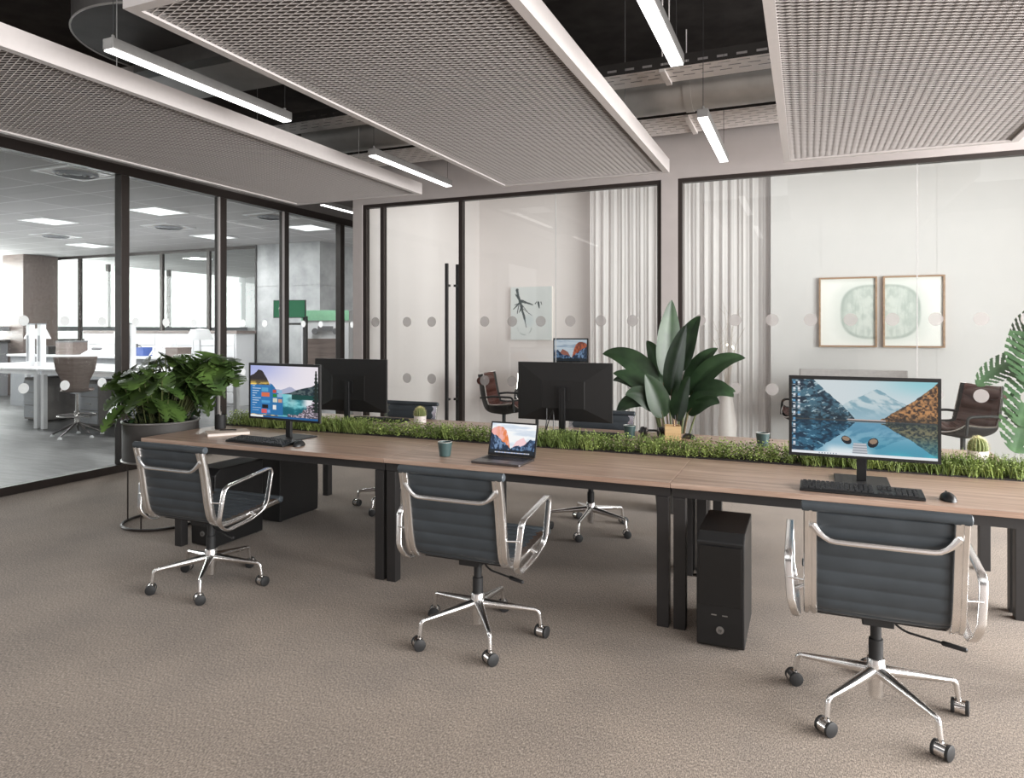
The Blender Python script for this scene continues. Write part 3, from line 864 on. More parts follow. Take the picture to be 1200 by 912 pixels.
def img_lake(u, v):
    sh = .465
    up = lake_upper(u, np.clip((v-sh)/(1-sh), 0, 1))
    wob = u+.012*(fbm(u*6, v*60, 21)-.5)
    rv = np.clip((sh-v)/sh, 0, 1)
    lo = lake_upper(wob, np.clip(rv*1.02, 0, 1)); lo = lo*C(.62,.74,.80)+C(4,26,36)*.6
    lo = put(lo, ss(.25,.75,rv)*ss(.42,.55,u)*.45, C(40,132,158))
    cl = fbm(u*7, v*7, 33); lo = put(lo, ss(.62,.9,rv)*ss(.20,.30,u)*ss(.62,.45,u)*ss(.3,.5,cl), C(222,232,236))
    lo = put(lo, ss(.75,1,rv)*ss(.62,.75,u)*ss(.35,.55,cl), C(70,176,192))
    img = np.where((v > sh)[..., None], up, lo)
    img = put(img, (np.abs(v-sh) < .008)*1., C(60,66,68))
    # jetty and two moored boats
    dk = (v < .17) & (v > .035) & (np.abs(u-.485) < .045+.05*(.17-v))
    img = put(img, dk*1., lerp(C(150,156,164), C(196,200,206), (np.floor(v*60) % 2)))
    for cx, cy, rx, ry, tl in ((.392,.205,.034,.055,.3), (.575,.185,.036,.065,-.2)):
        du = (u-cx)+tl*(v-cy)*.6; dv = (v-cy)
        img = put(img, ((du/rx)**2+(dv/ry)**2 < 1)*1., C(28,30,36)); img = put(img, ((du/rx*1.35)**2+((dv-.018)/ry*1.9)**2 < 1)*1., C(150,128,108))
    # icons and task bar
    for c in range(2):
        for r_ in range(11 if c == 0 else 6):
            cx, cy = .018+.034*c, .955-.082*r_
            img = put(img, ((np.abs(u-cx) < .008) & (np.abs(v-cy) < .016))*1., C(206,214,222) if (r_+c) % 3 else C(92,150,190))
            img = put(img, ((np.abs(u-cx) < .010) & (np.abs(v-cy+.030) < .005))*1., C(200,206,212))
    img = put(img, (v < .033)*1., C(232,236,240))
    for k in range(7): img = put(img, ((np.abs(u-.20-.02*k) < .004) & (np.abs(v-.016) < .008))*1., C(110,130,150))
    return img
def img_start(u, v):
    img = lerp(C(236,230,238), C(168,176,226), ss(.45, 1, v)*ss(.9,0,u))
    sh = .47
    hz = sh+.05+.05*fbm(u*12, v*0, 3)+.06*np.exp(-((u-.6)/.08)**2)
    img = put(img, (v < hz)*1., C(172,176,200))
    rd = sh+np.interp(u, [.5,.6,.7,.8,.9,1], [.0,.03,.09,.13,.16,.24])
    img = put(img, ((v < rd) & (u > .48))*1., lerp(C(34,50,58), C(82,96,98), ss(.4,.6,fbm(u*30, v*30, 6))))
    wt = lerp(C(20,96,110), C(120,200,208), ss(.4,.62,fbm(u*6, v*8, 4)))
    wt = put(wt, ss(.12,.0,np.abs(u-.63))*ss(.15,.35,v)*.6, C(190,226,226)); wt = put(wt, ss(.72,.86,u)*ss(.18,.30,v)*ss(.44,.36,v), C(232,232,236))
    img = put(img, (v < sh)*1., wt)
    img = put(img, ((v < sh) & (v > sh-.10+.04*(u-.6)) & (u > .62))*1., C(22,70,66))
    m = np.interp(u, [0,.06,.12,.18,.24,.30,.36,.42], [.80,.84,.92,.90,.78,.62,.5,.4])+.03*(fbm(u*40, v*4, 9)-.5)
    mt = lerp(C(50,44,44), C(214,182,92), ss(.72,.62,v)*ss(.35,.6,fbm(u*18, v*60, 2))+ss(.75,.68,v)*.3)
    img = put(img, ((v < m) & (u < .42))*1., mt)
    rk = .06+.30*ss(.62,1.0,u)+.12*(fbm(u*30, v*30, 14)-.5)
    img = put(img, ((v < rk) & (u > .56))*1., lerp(C(84,78,86), C(196,182,196), ss(.45,.65,fbm(u*60, v*60, 17))))
    tr = .055*(1-np.clip((v-.2)/.75, 0, 1))*(.6+.4*np.sin(v*90))+.01
    img = put(img, ((np.abs(u-.965) < tr) & (v > .15) & (v < .93))*1., C(30,40,36))
    # start menu: blue panel, list, plain tiles
    img = put(img, ((u < .30) & (v > .05) & (v < .63))*1., C(48,118,178)); img = put(img, ((u >= .30) & (u < .49) & (v > .05) & (v < .66-.25*ss(.30,.49,u)))*1., C(42,112,168))
    for k in range(11): img = put(img, ((np.abs(v-.60+.047*k) < .006) & (u > .03) & (u < .07+.03*((k*7) % 4)))*1., C(196,214,230))
    tiles_ = [(.17,.50,.10,.07,(88,164,206)), (.17,.40,.12,.08,(216,110,76)), (.34,.48,.05,.06,(196,74,60)), (.40,.48,.08,.06,(140,184,214)), (.34,.40,.06,.06,(40,128,60)), (.41,.40,.07,.06,(148,180,210)), (.34,.30,.07,.08,(206,210,196)), (.42,.30,.06,.07,(196,150,130)), (.17,.28,.13,.05,(82,160,210)), (.18,.17,.09,.08,(24,22,26)), (.17,.08,.08,.08,(216,92,96)), (.26,.09,.04,.06,(120,160,220)), (.34,.16,.05,.09,(230,232,232))]
    for x, y, w_, h_, c in tiles_: img = put(img, ((u > x) & (u < x+w_) & (v > y) & (v < y+h_))*1., C(*c))
    img = put(img, (v < .04)*1., C(36,92,146)); img = put(img, ((v < .04) & (u < .19))*1., C(232,238,242))
    return img
def cliff(u, v, flip=False, dull=False):
    if flip: u = 1-u
    sky = lerp(C(246,248,250), C(206,216,228), ss(.35,.75,fbm(u*3+4, v*9, 3)))
    if dull: sky = lerp(C(150,166,184), C(196,206,216), ss(.35,.65,fbm(u*3, v*12, 3)))
    img = sky
    a = np.interp(u, [0,.05,.15,.25,.33,.38,.42,.46], [.78,.84,.90,.88,.78,.60,.40,.15])
    rk = lerp(C(236,176,170), C(222,124,70), ss(.05,.32,u)*ss(.3,.7,fbm(u*20, v*6, 4))); 
    if dull: rk = lerp(C(120,60,46), C(176,92,62), ss(.35,.65,fbm(u*20, v*8, 4)))
    img = put(img, (v < a)*1., rk)
    s_ = np.interp(u, [0,.10,.2,.3,.4,.5], [.66,.60,.48,.38,.26,.12])+.10*(fbm(u*18, v*5, 8)-.5)
    dk = lerp(C(36,52,74), C(112,138,172), ss(.45,.68,fbm(u*26+v*5, v*9, 9)))
    img = put(img, ((v < s_) & (u < .5))*1., dk)
    pk = np.interp(u, [.5,.58,.66,.74,.80,.86], [.2,.42,.50,.56,.44,.3])
    img = put(img, ((v < pk) & (u > .5) & (u < .9))*1., C(238,202,206) if not dull else C(150,96,84))
    b_ = np.interp(u, [.4,.48,.56,.64,.72,.80,.88,1.], [.10,.18,.28,.30,.26,.36,.52,.48])+.07*(fbm(u*22, v*4, 5)-.5)
    img = put(img, ((v < b_) & (u > .44))*1., lerp(C(34,48,72), C(96,124,158), ss(.42,.66,fbm(u*24, v*14, 11))))
    img = put(img, (v < .10+.06*fbm(u*14, v*0, 2))*1., C(30,38,46))
    return img
def img_cliff(u, v):
    img = cliff(u, v)
    n = np.floor(u*34)
    img = put(img, ((v > .018) & (v < .055) & (u > .12) & (u < .90))*1., C(216,220,226)); img = put(img, ((v > .022) & (v < .052) & (u > .14) & (u < .88) & (np.abs((u*34) % 1-.5) < .34))*1., lerp(C(120,150,210), C(214,190,170), (n*7 % 5)/5.))
    return img
def img_cliff_dull(u, v): return cliff(u, v, True, True)
def img_plain(u, v): return lerp(C(60,110,150), C(150,180,200), v)
def screen_material(name, s):
    t = NT(name); a = t.node('ShaderNodeAttribute', attribute_name='picture')
    t.set(rough=.25, spec=.4, col=(.01,.01,.011,1))
    t.l.new(a.outputs['Color'], t.b.inputs['Emission Color']); t.b.inputs['Emission Strength'].default_value = s
    return t.m
M['screen'] = screen_material('lit_screen', .92)
def surface_material(name, rough=.8):
    t = NT(name); a = t.node('ShaderNodeAttribute', attribute_name='picture'); t.set(rough=rough, spec=.2)
    t.l.new(a.outputs['Color'], t.b.inputs['Base Color']); return t.m
M['print'] = surface_material('printed_picture')
def picture(name, w, h, nx, ny, fn, mat, parent, origin=(0,0,0), ux=(1,0,0), uz=(0,0,1), gain=1.):
    """a picture plane w x h; per-cell colours are the picture itself"""
    ux = Vector(ux); uz = Vector(uz); o0 = Vector(origin)
    b = MB().grid(lambda u, v: o0+ux*(w*(u-.5))+uz*(h*(v-.5)), nx, ny)
    o = link(name, b, mat, parent)
    U, V = np.meshgrid((np.arange(nx)+.5)/nx, (np.arange(ny)+.5)/ny, indexing='ij')
    im = np.clip(fn(U, V)*gain/255., 0, 1)
    lin = np.where(im <= .04045, im/12.92, ((im+.055)/1.055)**2.4).reshape(-1, 3)
    at = o.data.color_attributes.new('picture', 'FLOAT_COLOR', 'CORNER')
    rgba = np.ones((len(lin), 4, 4)); rgba[:, :, :3] = lin[:, None, :]
    at.data.foreach_set('color', rgba.reshape(-1).astype(np.float32))
    return o

# ================================================================== MONITORS, KEYBOARDS, MICE, COMPUTERS
def make_monitor(label, loc, rz, fn, W=.715, H=.425, nx=300, ny=176, zc=.622, cable=0):
    """screen faces local -Y; foot on z = 0"""
    t = thing('monitor', label, 'monitor', loc, rz, 'desktop monitors')
    zc = zc-.0
    y0 = -.05                                  # screen front plane
    b = MB()
    fr = [(-W/2, zc-H/2), (W/2, zc-H/2), (W/2, zc+H/2), (-W/2, zc+H/2)]
    a, c = W*.23, H*.24
    bk = [(-a, zc-c-.02), (a, zc-c-.02), (a, zc+c-.02), (-a, zc+c-.02)]
    vs = [(x, y0-.0, z) for x, z in fr]+[(x, y0+.012, z) for x, z in fr]+[(x, y0+.036, z) for x, z in bk]+[(x*.97, y0+.038, zc-.02+(z-zc+.02)*.97) for x, z in bk]
    fs = [(0,1,2,3)]
    for i in range(3):
        for k in range(4): fs.append((4*i+k, 4*i+4+k, 4*i+4+(k+1) % 4, 4*i+(k+1) % 4))
    fs.append((15,14,13,12))
    link('housing', b.add(vs, fs), M['monitor_black'], t)
    bz = .014
    f = MB().box(-W/2, W/2, y0-.006, y0-.0002, zc+H/2-.018, zc+H/2).box(-W/2, W/2, y0-.006, y0-.0002, zc-H/2, zc-H/2+bz).box(-W/2, -W/2+bz, y0-.006, y0-.0002, zc-H/2+bz, zc+H/2-.018).box(W/2-bz, W/2, y0-.006, y0-.0002, zc-H/2+bz, zc+H/2-.018)
    link('bezel', f, M['black_plastic'], t)
    picture('screen', W-2*bz, H-.018-bz, nx, ny, fn, M['screen'], t, (0, y0-.002, zc+(bz-.018)/2))
    link('stand_column', MB().box(-.022, .022, y0+.039, y0+.062, .012, zc+.03).box(-.003, .003, y0+.0621, y0+.064, .05, zc), M['black_plastic'], t, bevel=.003)
    link('stand_head', MB().box(-.05, .05, y0+.0385, y0+.046, zc-.06, zc+.04), M['black_plastic'], t)
    link('stand_base', MB().box(-.125, .125, -.11, .15, 0, .010), M['soft_black'], t, bevel=.003)
    if cable:
        p = smooth_path([(cable, y0+.040, zc-.12), (cable-.005, y0+.06, zc-.22), (cable+.01, y0+.07, zc-.32), (cable*.5, y0+.08, .20), (cable*.3, y0+.13, .04), (cable*.1, y0+.15, .0155)], 6)
        link('power_cable', MB().tube(p, .004, 6), M['black_plastic'], t, True)
    return t
DZ = ZT+.0005
make_monitor('black desktop monitor showing a mountain lake with two boats, on the right front desk', (.257, 3.905, DZ), -1.0, img_lake, .676, .409, 300, 180, .332)
make_monitor('black desktop monitor showing a blue menu over a teal lake, on the left front desk', (-3.375, 3.905, DZ), -5, img_start, .682, .40, 240, 150, .334)
make_monitor('black monitor seen from behind at the middle rear desk, behind the laptop', (-1.585, 4.64, DZ), 180, img_cliff_dull, .703, .415, 90, 54, .332, .12)
make_monitor('black monitor seen from behind at the left rear desk, beside the blue menu screen', (-3.42, 4.64, DZ), 180, img_cliff_dull, .70, .425, 90, 54, .322, 0)
def make_keyboard():
    t = thing('keyboard', 'x', 'keyboard', (0,0,0), 0, 'black desktop keyboards')
    b = MB(); prof = [(-.075,0), (.075,0), (.075,.022), (.066,.026), (-.066,.014), (-.075,.009)]
    W = .262
    vs = [(-W, y, z) for y, z in prof]+[(W, y, z) for y, z in prof]; n = len(prof)
    b.add(vs, [tuple(range(n)), tuple(range(2*n-1, n-1, -1))]+[(i, n+i, n+(i+1) % n, (i+1) % n) for i in range(n)])
    link('keyboard_body', b, M['black_plastic'], t, bevel=.003)
    k = MB()
    def key(x, y, w, d=.0135):
        z = .014+(y+.066)/.132*.012
        k.add([(x-w/2,y-d/2,z-.001),(x+w/2,y-d/2,z-.001),(x+w/2,y+d/2,z),(x-w/2,y+d/2,z),
               (x-w/2+.0015,y-d/2+.001,z+.006),(x+w/2-.0015,y-d/2+.001,z+.006),(x+w/2-.0015,y+d/2-.002,z+.0068),(x-w/2+.0015,y+d/2-.002,z+.0068)],
              [(0,1,5,4),(1,2,6,5),(2,3,7,6),(3,0,4,7),(4,5,6,7)])
    for r_ in range(6):
        y = -.055+r_*.0215
        if r_ == 0:
            for x, w in ((-.237,.022), (-.21,.022), (-.183,.022), (-.11,.11), (-.037,.022), (-.01,.022), (.017,.022), (.044,.022)): key(x, y, w)
        else:
            n_ = 15
            for q in range(n_): key(-.241+q*.0204, y, .0178)
        for q in range(3):
            if r_ in (0, 4, 5) or (r_ == 1 and q == 1) or r_ == 3: key(.082+q*.0204, y, .0178)
        if r_ < 5:
            for q in range(4): key(.157+q*.0236, y, .0195)
    link('keys', k, M['key'], t)
    return t
kb = make_keyboard(); kb.location = (.235, 3.665, DZ); kb.rotation_euler = (0,0,R(-1)); kb['label'] = 'black full size keyboard in front of the lake screen'
dup(kb, (-3.42, 3.685, DZ), -3, 'black full size keyboard in front of the blue menu screen')
dup(kb, (-1.50, 4.89, DZ), 180, 'black keyboard on the middle rear desk behind the greenery')
dup(kb, (-3.35, 5.0, DZ), 180, 'black keyboard on the left rear desk under the black monitor back')
def make_mouse():
    t = thing('mouse', 'x', 'mouse', (0,0,0), 0, 'black computer mice')
    b = MB().ellip((0,0,0), .032, .056, .036, 24, 8, 0.0)
    link('mouse_body', b, M['black_plastic'], t, True)
    link('scroll_wheel', MB().tube([(-.003,.028,.029), (.003,.028,.029)], .007, 12), M['key'], t, True)
    return t
ms = make_mouse(); ms.location = (.592, 3.66, DZ); ms.rotation_euler = (0,0,R(8)); ms['label'] = 'black mouse to the right of the long keyboard on the right front desk'
dup(ms, (-3.105, 3.69, DZ), 10, 'black mouse at the right end of the keyboard on the left front desk')
dup(ms, (-.765, 5.02, DZ), 60, 'black mouse on the rear desk beside the wooden pencil box')
# laptop
t = thing('laptop', 'open grey laptop showing orange cliffs, on the middle front desk', 'laptop', (-1.630, 3.705, DZ), -2)
lb = MB().prism(rrect(.312, .222, .012, 4, 0, 0), .0, .013)
base = link('laptop_base', lb, M['grey_metal'], t, bevel=.002)
k = MB()
for r_ in range(5):
    for q in range(13): k.box(-.135+q*.0208, -.135+q*.0208+.0178, -.008+r_*.0205, -.008+r_*.0205+.0175, .0131, .0145)
link('keys', k, M['black_plastic'], base)
link('trackpad', MB().box(-.055, .055, -.098, -.025, .0131, .0136), M['zinc'], base)
th = R(15); uy = Vector((0, math.sin(th), math.cos(th))); hinge = Vector((0, .110, .014)); nrm = Vector((0, math.cos(th), -math.sin(th)))
lid = MB().obox(hinge+uy*.102+nrm*.004, (1,0,0), nrm, uy, .156, .0035, .102)
lo = link('lid', lid, M['black_plastic'], t, bevel=.0015)
picture('screen', .292, .180, 150, 96, img_cliff, M['screen'], t, hinge+uy*.104-nrm*.0002, (1,0,0), uy, 1.05)
# computer towers
def make_tower():
    t = thing('computer_tower', 'x', 'computer', (0,0,0), 0, 'black computer towers')
    W, D, H = .218, .46, .535
    prof = [(0,.012), (.008,0), (D,0), (D,H), (.05,H), (.0,H-.04), (-.006,H-.30), (-.006,.2)]
    n = len(prof)
    b = MB().add([(-W/2, y, z) for y, z in prof]+[(W/2, y, z) for y, z in prof], [tuple(range(n-1,-1,-1)), tuple(range(n, 2*n))]+[(i, (i+1) % n, n+(i+1) % n, n+i) for i in range(n)])
    link('tower_case', b, M['black_plastic'], t, bevel=.006)
    link('front_panel', MB().box(-W/2+.012, W/2-.012, -.011, -.003, .20, H-.055), M['black_gloss'], t, bevel=.002)
    for x in (-.028, .022): link('port', MB().box(x-.012, x+.012, -.0075, -.001, .152, .157), M['zinc'], t)
    c = MB().tube([(0,-.0095,.085), (0,-.001,.085)], .0175, 28)
    bd = link('round_emblem', c, M['zinc'], t, True)
    e = MB()   # two slanted strokes and bowls, like the badge
    for x, z0, z1 in ((-.006,.079,.095), (.002,.074,.090)): e.obox((x+.0008,-.0099,(z0+z1)/2), (1,0,0), (0,1,0), Vector((.22,0,1)).normalized(), .0009, .0004, (z1-z0)/2)
    for x in (-.0028, .0052): e.tube([(x+.0026*math.cos(2*PI*k/12), -.0099, .0845+.0042*math.sin(2*PI*k/12)) for k in range(12)], .0008, 5, True)
    link('emblem_mark', e, M['black_plastic'], bd)
    for x in (-.08, .08):
        for y in (.04, D-.04): link('rubber_foot', MB().cyl(x, y, -.008, .004, .014, n=12), M['soft_black'], t)
    return t
tw = make_tower(); tw.location = (-.374, 3.40, .008); tw['label'] = 'black computer tower under the right front desk beside the paired desk legs'
dup(tw, (-3.865, 3.60, .008), 0, 'black computer tower under the left front desk behind the chair')
dup(tw, (-3.895, 4.735, .008), 180, 'black computer tower under the left rear desk, plain side facing out')
# ================================================================== SMALL THINGS ON THE DESKS
def make_mug():
    t = thing('mug', 'x', 'mug', (0,0,0), 0, 'dark green mugs')
    link('mug_body', MB().lathe([(.030,0), (.034,.002), (.044,.084), (.0445,.088), (.041,.088), (.040,.082), (.031,.006), (.001,.005)], n=28, cap=True), M['mug'], t, True)
    link('glazed_lip', MB().lathe([(.0448,.0865), (.0448,.0885), (.0408,.0888), (.0402,.060), (.0400,.060)], n=28, cap=False), M['mug_in'], t, True)
    return t
mg = make_mug(); mg.location = (-2.03, 3.735, DZ); mg['label'] = 'dark green mug on the middle front desk left of the laptop'
dup(mg, (-1.165, 4.90, DZ), 40, 'dark green mug on the rear desk between the black monitor back and the leafy plant')
dup(mg, (-.265, 4.88, DZ), 80, 'dark green mug on the right rear desk, left of the lake screen')
t = thing('pen_cup', 'black pen cup at the left end of the front desk', 'pen cup', (-4.215, 4.095, DZ))
link('cup_body', MB().lathe([(.040,0), (.041,.001), (.041,.110), (.038,.110), (.038,.004), (.001,.004)], n=28), M['soft_black'], t, True)
def pen(label, loc, tilt, az, m, n='pen', L=.145, r=.004, grp='pens in the black cup'):
    t = thing(n, label, 'pen', loc, az, grp)
    a = R(tilt); d = Vector((math.sin(a), 0, math.cos(a)))
    link('barrel', MB().tube([d*.012, d*(L-.03)], r, 8), m, t, True)
    link('pen_tip', MB().tube([(0,0,0), d*.012], [.001, r], 8), M['zinc'], t, True)
    link('pen_cap', MB().tube([d*(L-.03), d*(L-.002), d*L], [r*1.15, r*1.1, r*.6], 8), M['black_plastic'] if m is not M['black_plastic'] else M['zinc'], t, True)
    return t
pen('white pen leaning in the black cup', (-4.225, 4.09, DZ+.006), 6, 20, M['paper'], L=.175)
pen('black pen leaning left in the black cup', (-4.205, 4.105, DZ+.006), 7, 170, M['black_plastic'], L=.165)
pen('silver pen leaning right in the black cup', (-4.22, 4.11, DZ+.006), 9, -50, M['zinc'], L=.160)
t = thing('notebook', 'thick pale notebook lying on the left front desk', 'notebook', (-3.945, 3.90, DZ), 0)
link('back_cover', MB().prism(rrect(.20, .29, .006, 3), 0, .003), M['cover'], t)
link('page_block', MB().box(-.096, .096, -.142, .142, .003, .019), M['paper'], t)
link('front_cover', MB().prism(rrect(.20, .29, .006, 3), .019, .022), M['cover'], t)
t.rotation_euler = (0,0,R(-38))
t = thing('pen', 'black pen lying on the pale notebook', 'pen', (-3.965, 3.925, DZ+.0268), -58)
link('barrel', MB().tube([(0,-.055,0), (0,.06,0)], .0045, 8), M['black_plastic'], t, True)
link('pen_tip', MB().tube([(0,-.068,0), (0,-.055,0)], [.001,.0045], 8), M['zinc'], t, True)
# cacti
def make_cactus(label, loc, s):
    t = thing('potted_cactus', label, 'cactus', loc, 0, 'small round cacti in white pots')
    link('pot', MB().lathe([(.046*s,0), (.050*s,.003*s), (.052*s,.062*s), (.048*s,.062*s), (.047*s,.052*s)], n=32), M['white_glaze'], t, True)
    link('soil_bed', MB().lathe([(.0465*s,.050*s), (.001*s,.054*s)], n=24, cap=False), M['soil'], t, True)
    b = MB(); nr = 16; n = nr*6; m = 16
    def cs(u, v):
        a = 2*PI*u; el = -.5+v*(PI/2+.5)
        rr = .046*s*math.cos(el)*(1+.10*math.cos(nr*a)); return Vector((rr*math.cos(a), rr*math.sin(a), .078*s+.056*s*math.sin(el)))
    b.grid(cs, n, m)
    body = link('cactus_body', b, M['cactus'], t, True, auto=0)
    sp = MB(); g = random.Random(5)
    for k in range(nr):
        for i in range(9):
            v = .16+.82*i/8; p = cs(k/nr, v); d0 = (p-Vector((0,0,.07*s))).normalized()
            for q in range(4):
                d = (d0+Vector((g.uniform(-.8,.8), g.uniform(-.8,.8), g.uniform(-.4,.8)))).normalized()
                x = d.orthogonal().normalized()*.0006*s
                sp.add([p-x, p+x, p+d*.016*s], [(0,1,2)])
    o = link('spines', sp, M['spine'], t); o['kind'] = 'stuff'
    return t
make_cactus('small round cactus in a white pot on the left rear desk', (-2.94, 4.98, DZ), .98)
make_cactus('round cactus in a wide white pot on the right rear desk beside the lake screen', (.925, 4.80, DZ), 1.05)
# pencil box
t = thing('pencil_box', 'square pale wooden pencil box in front of the tall leafy plant', 'pencil box', (-.865, 4.93, DZ), 14)
w = MB().box(-.055,.055,-.055,.055,0,.008)
for a, b_, c, d in ((-.055,.055,-.055,-.047), (-.055,.055,.047,.055), (-.055,-.047,-.047,.047), (.047,.055,-.047,.047)): w.box(a,b_,c,d,.008,.10)
link('box_body', w, M['pale_wood'], t)
for lab, x, y, tl, az, m in (('red pencil standing in the wooden box', .0, .01, 5, 0, M['red']), ('pale wood pencil standing in the wooden box', .02, -.01, 7, 120, M['pale_wood']), ('brown pencil standing in the wooden box', .025, .015, 6, 240, M['brown_leather'])):
    pen(lab, (-.865+x, 4.93+y, DZ+.0085), tl, az, m, 'pencil', .165, .0036, 'pencils in the wooden box')
# headphones lying on the rear desk
t = thing('headphones', 'black headphones lying beside the green mug on the rear desk', 'headphones', (-1.02, 4.98, DZ), 20)
band = smooth_path([(-.075,0,.035), (-.08,.08,.03), (-.05,.15,.026), (0,.17,.024), (.05,.15,.026), (.08,.08,.03), (.075,0,.035)], 6)
link('headband', MB().tube(band, .008, 10), M['soft_black'], t, True)
for sx in (-1, 1):
    link('ear_cup', MB().tube([(sx*.052,-.01,.040), (sx*.058,-.01,.040), (sx*.078,-.01,.040), (sx*.084,-.01,.040)], [.026,.038,.037,.026], 20), M['black_plastic'], t, True)
    link('ear_pad', MB().tube([(sx*.046,-.01+.024*math.cos(2*PI*k/20),.040+.024*math.sin(2*PI*k/20)) for k in range(20)], .010, 8, True), M['grey_metal'], t, True)

# ================================================================== PLANTS
def leaf_grid(base, tip_dir, L, W, droop=.3, fold=.25, roll=0., nu=22, nv=8, prof=None, skip=None, up=(0,0,1), curl=0., sweep=0.):
    """one leaf: midrib leaves `base` along tip_dir and droops; v across the blade"""
    base = Vector(base); d = Vector(tip_dir).normalized(); up = Vector(up)
    side = d.cross(up)
    if side.length < 1e-3: side = Vector((1,0,0))
    side.normalize(); nrm = side.cross(d).normalized()
    if roll:
        q = Matrix.Rotation(roll, 3, d); side = q @ side; nrm = q @ nrm
    ax = d.cross(Vector((0,0,-1)))
    if ax.length < 1e-3: ax = side
    ax.normalize()
    rows = []; p = base.copy(); n = nu
    prof = prof or (lambda u: math.sin(PI*min(1, u**.8))**.75)
    cur = d.copy(); cs = side.copy(); cn = nrm.copy()
    pts = []
    for i in range(n+1):
        pts.append((p.copy(), cur.copy(), cs.copy(), cn.copy()))
        q = Matrix.Rotation(droop/n*(.3+1.4*i/n), 3, ax)
        cur = q @ cur; cs = q @ cs; cn = q @ cn
        p = p+cur*(L/n)
    def fn(u, v):
        f = u*n; i = min(int(f), n-1); fr = f-i
        p = pts[i][0].lerp(pts[i+1][0], fr); c_ = pts[i][1]; s_ = pts[i][2]; nn = pts[i][3]
        a = (v-.5)*2; w = W/2*prof(u)
        return p+s_*(a*w)+c_*(sweep*L*abs(a)*(1-u)*.5)+nn*(w*fold*abs(a)-curl*w*a*a)
    return MB().grid(fn, nu, nv, skip)
def merge(bs):
    o = MB()
    for b in bs: o.add(b.v, b.f)
    return o
# bird-of-paradise style plant on the floor behind the rear desks
t = thing('leafy_plant', 'tall plant with big glossy paddle leaves standing behind the rear desk', 'plant', (-1.03, 5.86, 0))
link('pot', MB().lathe([(.13,0), (.15,.01), (.19,.40), (.19,.42), (.175,.42), (.17,.37), (.001,.37)], n=36), M['charcoal_pot'], t, True)
link('soil_bed', MB().lathe([(.168,.376), (.001,.385)], n=24, cap=False), M['soil'], t, True)
BIRD = [  # stem foot offset, stem top (x, y, z rel.), blade direction, length, width, droop, roll
    ((-.05,.02), (-.15,.02,1.04), (-.42,.0,.50), .64, .23, .80, .9),
    ((.00,.03), (-.06,.04,1.13), (.02,.05,1.0), .66, .26, .15, 1.25),
    ((.04,.05), (.06,.10,1.18), (.16,.1,1.0), .52, .25, .45, -.9),
    ((.03,-.02), (.00,-.08,.98), (.16,-.1,1.0), .62, .25, .25, -1.2),
    ((.07,.01), (.17,.0,.98), (.40,.05,.62), .62, .22, .85, -1.0),
    ((.06,-.03), (.20,-.05,.97), (.62,-.15,.40), .42, .20, 1.0, -.4),
    ((-.05,-.02), (-.15,-.06,.96), (-.55,-.1,.50), .46, .20, .55, .7),
    ((-.07,-.01), (-.17,-.07,.92), (-.85,-.2,.22), .42, .18, 1.3, .4),
    ((-.02,-.04), (-.07,-.10,.80), (-.25,-.15,.9), .40, .22, .3, .9),
    ((.02,-.05), (.06,-.12,.78), (.20,-.1,.95), .40, .20, .3, -.9),
    ((-.08,.05), (-.24,.05,1.0), (-.7,.1,.45), .40, .16, .7, .3),
    ((.09,.05), (.25,.07,.92), (.6,.1,.55), .36, .16, .9, -.5),
    ((-.03,.07), (-.10,.12,1.02), (-.25,.2,.95), .50, .20, .5, .8),
    ((.05,.07), (.12,.14,1.02), (.35,.2,.9), .48, .20, .6, -.8),
    ((-.06,-.05), (-.12,-.10,.86), (-.45,-.2,.6), .36, .18, 1.0, .6),
    ((.08,-.04), (.16,-.08,.84), (.45,-.15,.55), .36, .18, 1.1, -.6)]
for k, (f, s_, d, L, W, dr, ro) in enumerate(BIRD):
    lf = link('leaf', leaf_grid(s_, d, L*1.02, W*1.0, dr*1.3, .30, ro*.45, 24, 8, lambda u: (math.sin(PI*min(1, .04+.96*u**.72)))**.7, None, (0,-1,.25) if abs(d[0]) < .5 else (0,-.75,.6), .12), M['leaf_dark'], t, True, auto=0)
    st = smooth_path([(f[0], f[1], .38), ((f[0]*.55+s_[0]*.45), (f[1]*.6+s_[1]*.4), .38+(s_[2]-.38)*.55), s_], 8)
    e = Vector(s_); dd = Vector(d).normalized()
    link('leaf_stalk', MB().tube(list(st)+[e+dd*.06], [.013-.008*i/len(st) for i in range(len(st))]+[.003], 8), M['brown_stem'] if k % 3 == 0 else M['stem'], lf, True)
t.scale = (.86, .86, .985)
# monstera blades with slits
def monstera_blade(base, d, L, W, droop, roll, slits=5, deep=.45, up=(0,0,1), nu=44, nv=14, fold=.12):
    def prof(u): return (min(1, (u/.10))**.5)*(1-max(0, (u-.30)/.70)**2.0)**.62
    def skip(u, v):
        a = abs(v-.5)*2
        if u < .12 or u > .90: return False
        f = ((u-.12+.16*(a-.6))/.78*slits) % 1.0
        return a > deep and f < .22+.26*(a-deep)
    return leaf_grid(base, d, L, W, droop, fold, roll, nu, nv, prof, skip, up, .10, -.25)
t = thing('monstera_planter', 'round dark ring stand planter full of split leaf monstera at the desk end', 'plant', (-4.67, 3.94, 0))
PR = .272
link('pot', MB().lathe([(PR-.02,.50), (PR,.505), (PR,.80), (PR+.006,.806), (PR-.012,.806), (PR-.016,.76), (.001,.76)], n=56), M['charcoal_pot'], t, True)
rb = MB().tube([((PR+.002)*math.cos(2*PI*k/56), (PR+.002)*math.sin(2*PI*k/56), .802) for k in range(56)], .008, 8, True).tube([((PR+.002)*math.cos(2*PI*k/56), (PR+.002)*math.sin(2*PI*k/56), .508) for k in range(56)], .008, 8, True)
link('pot_rim', rb, M['zinc'], t, True)
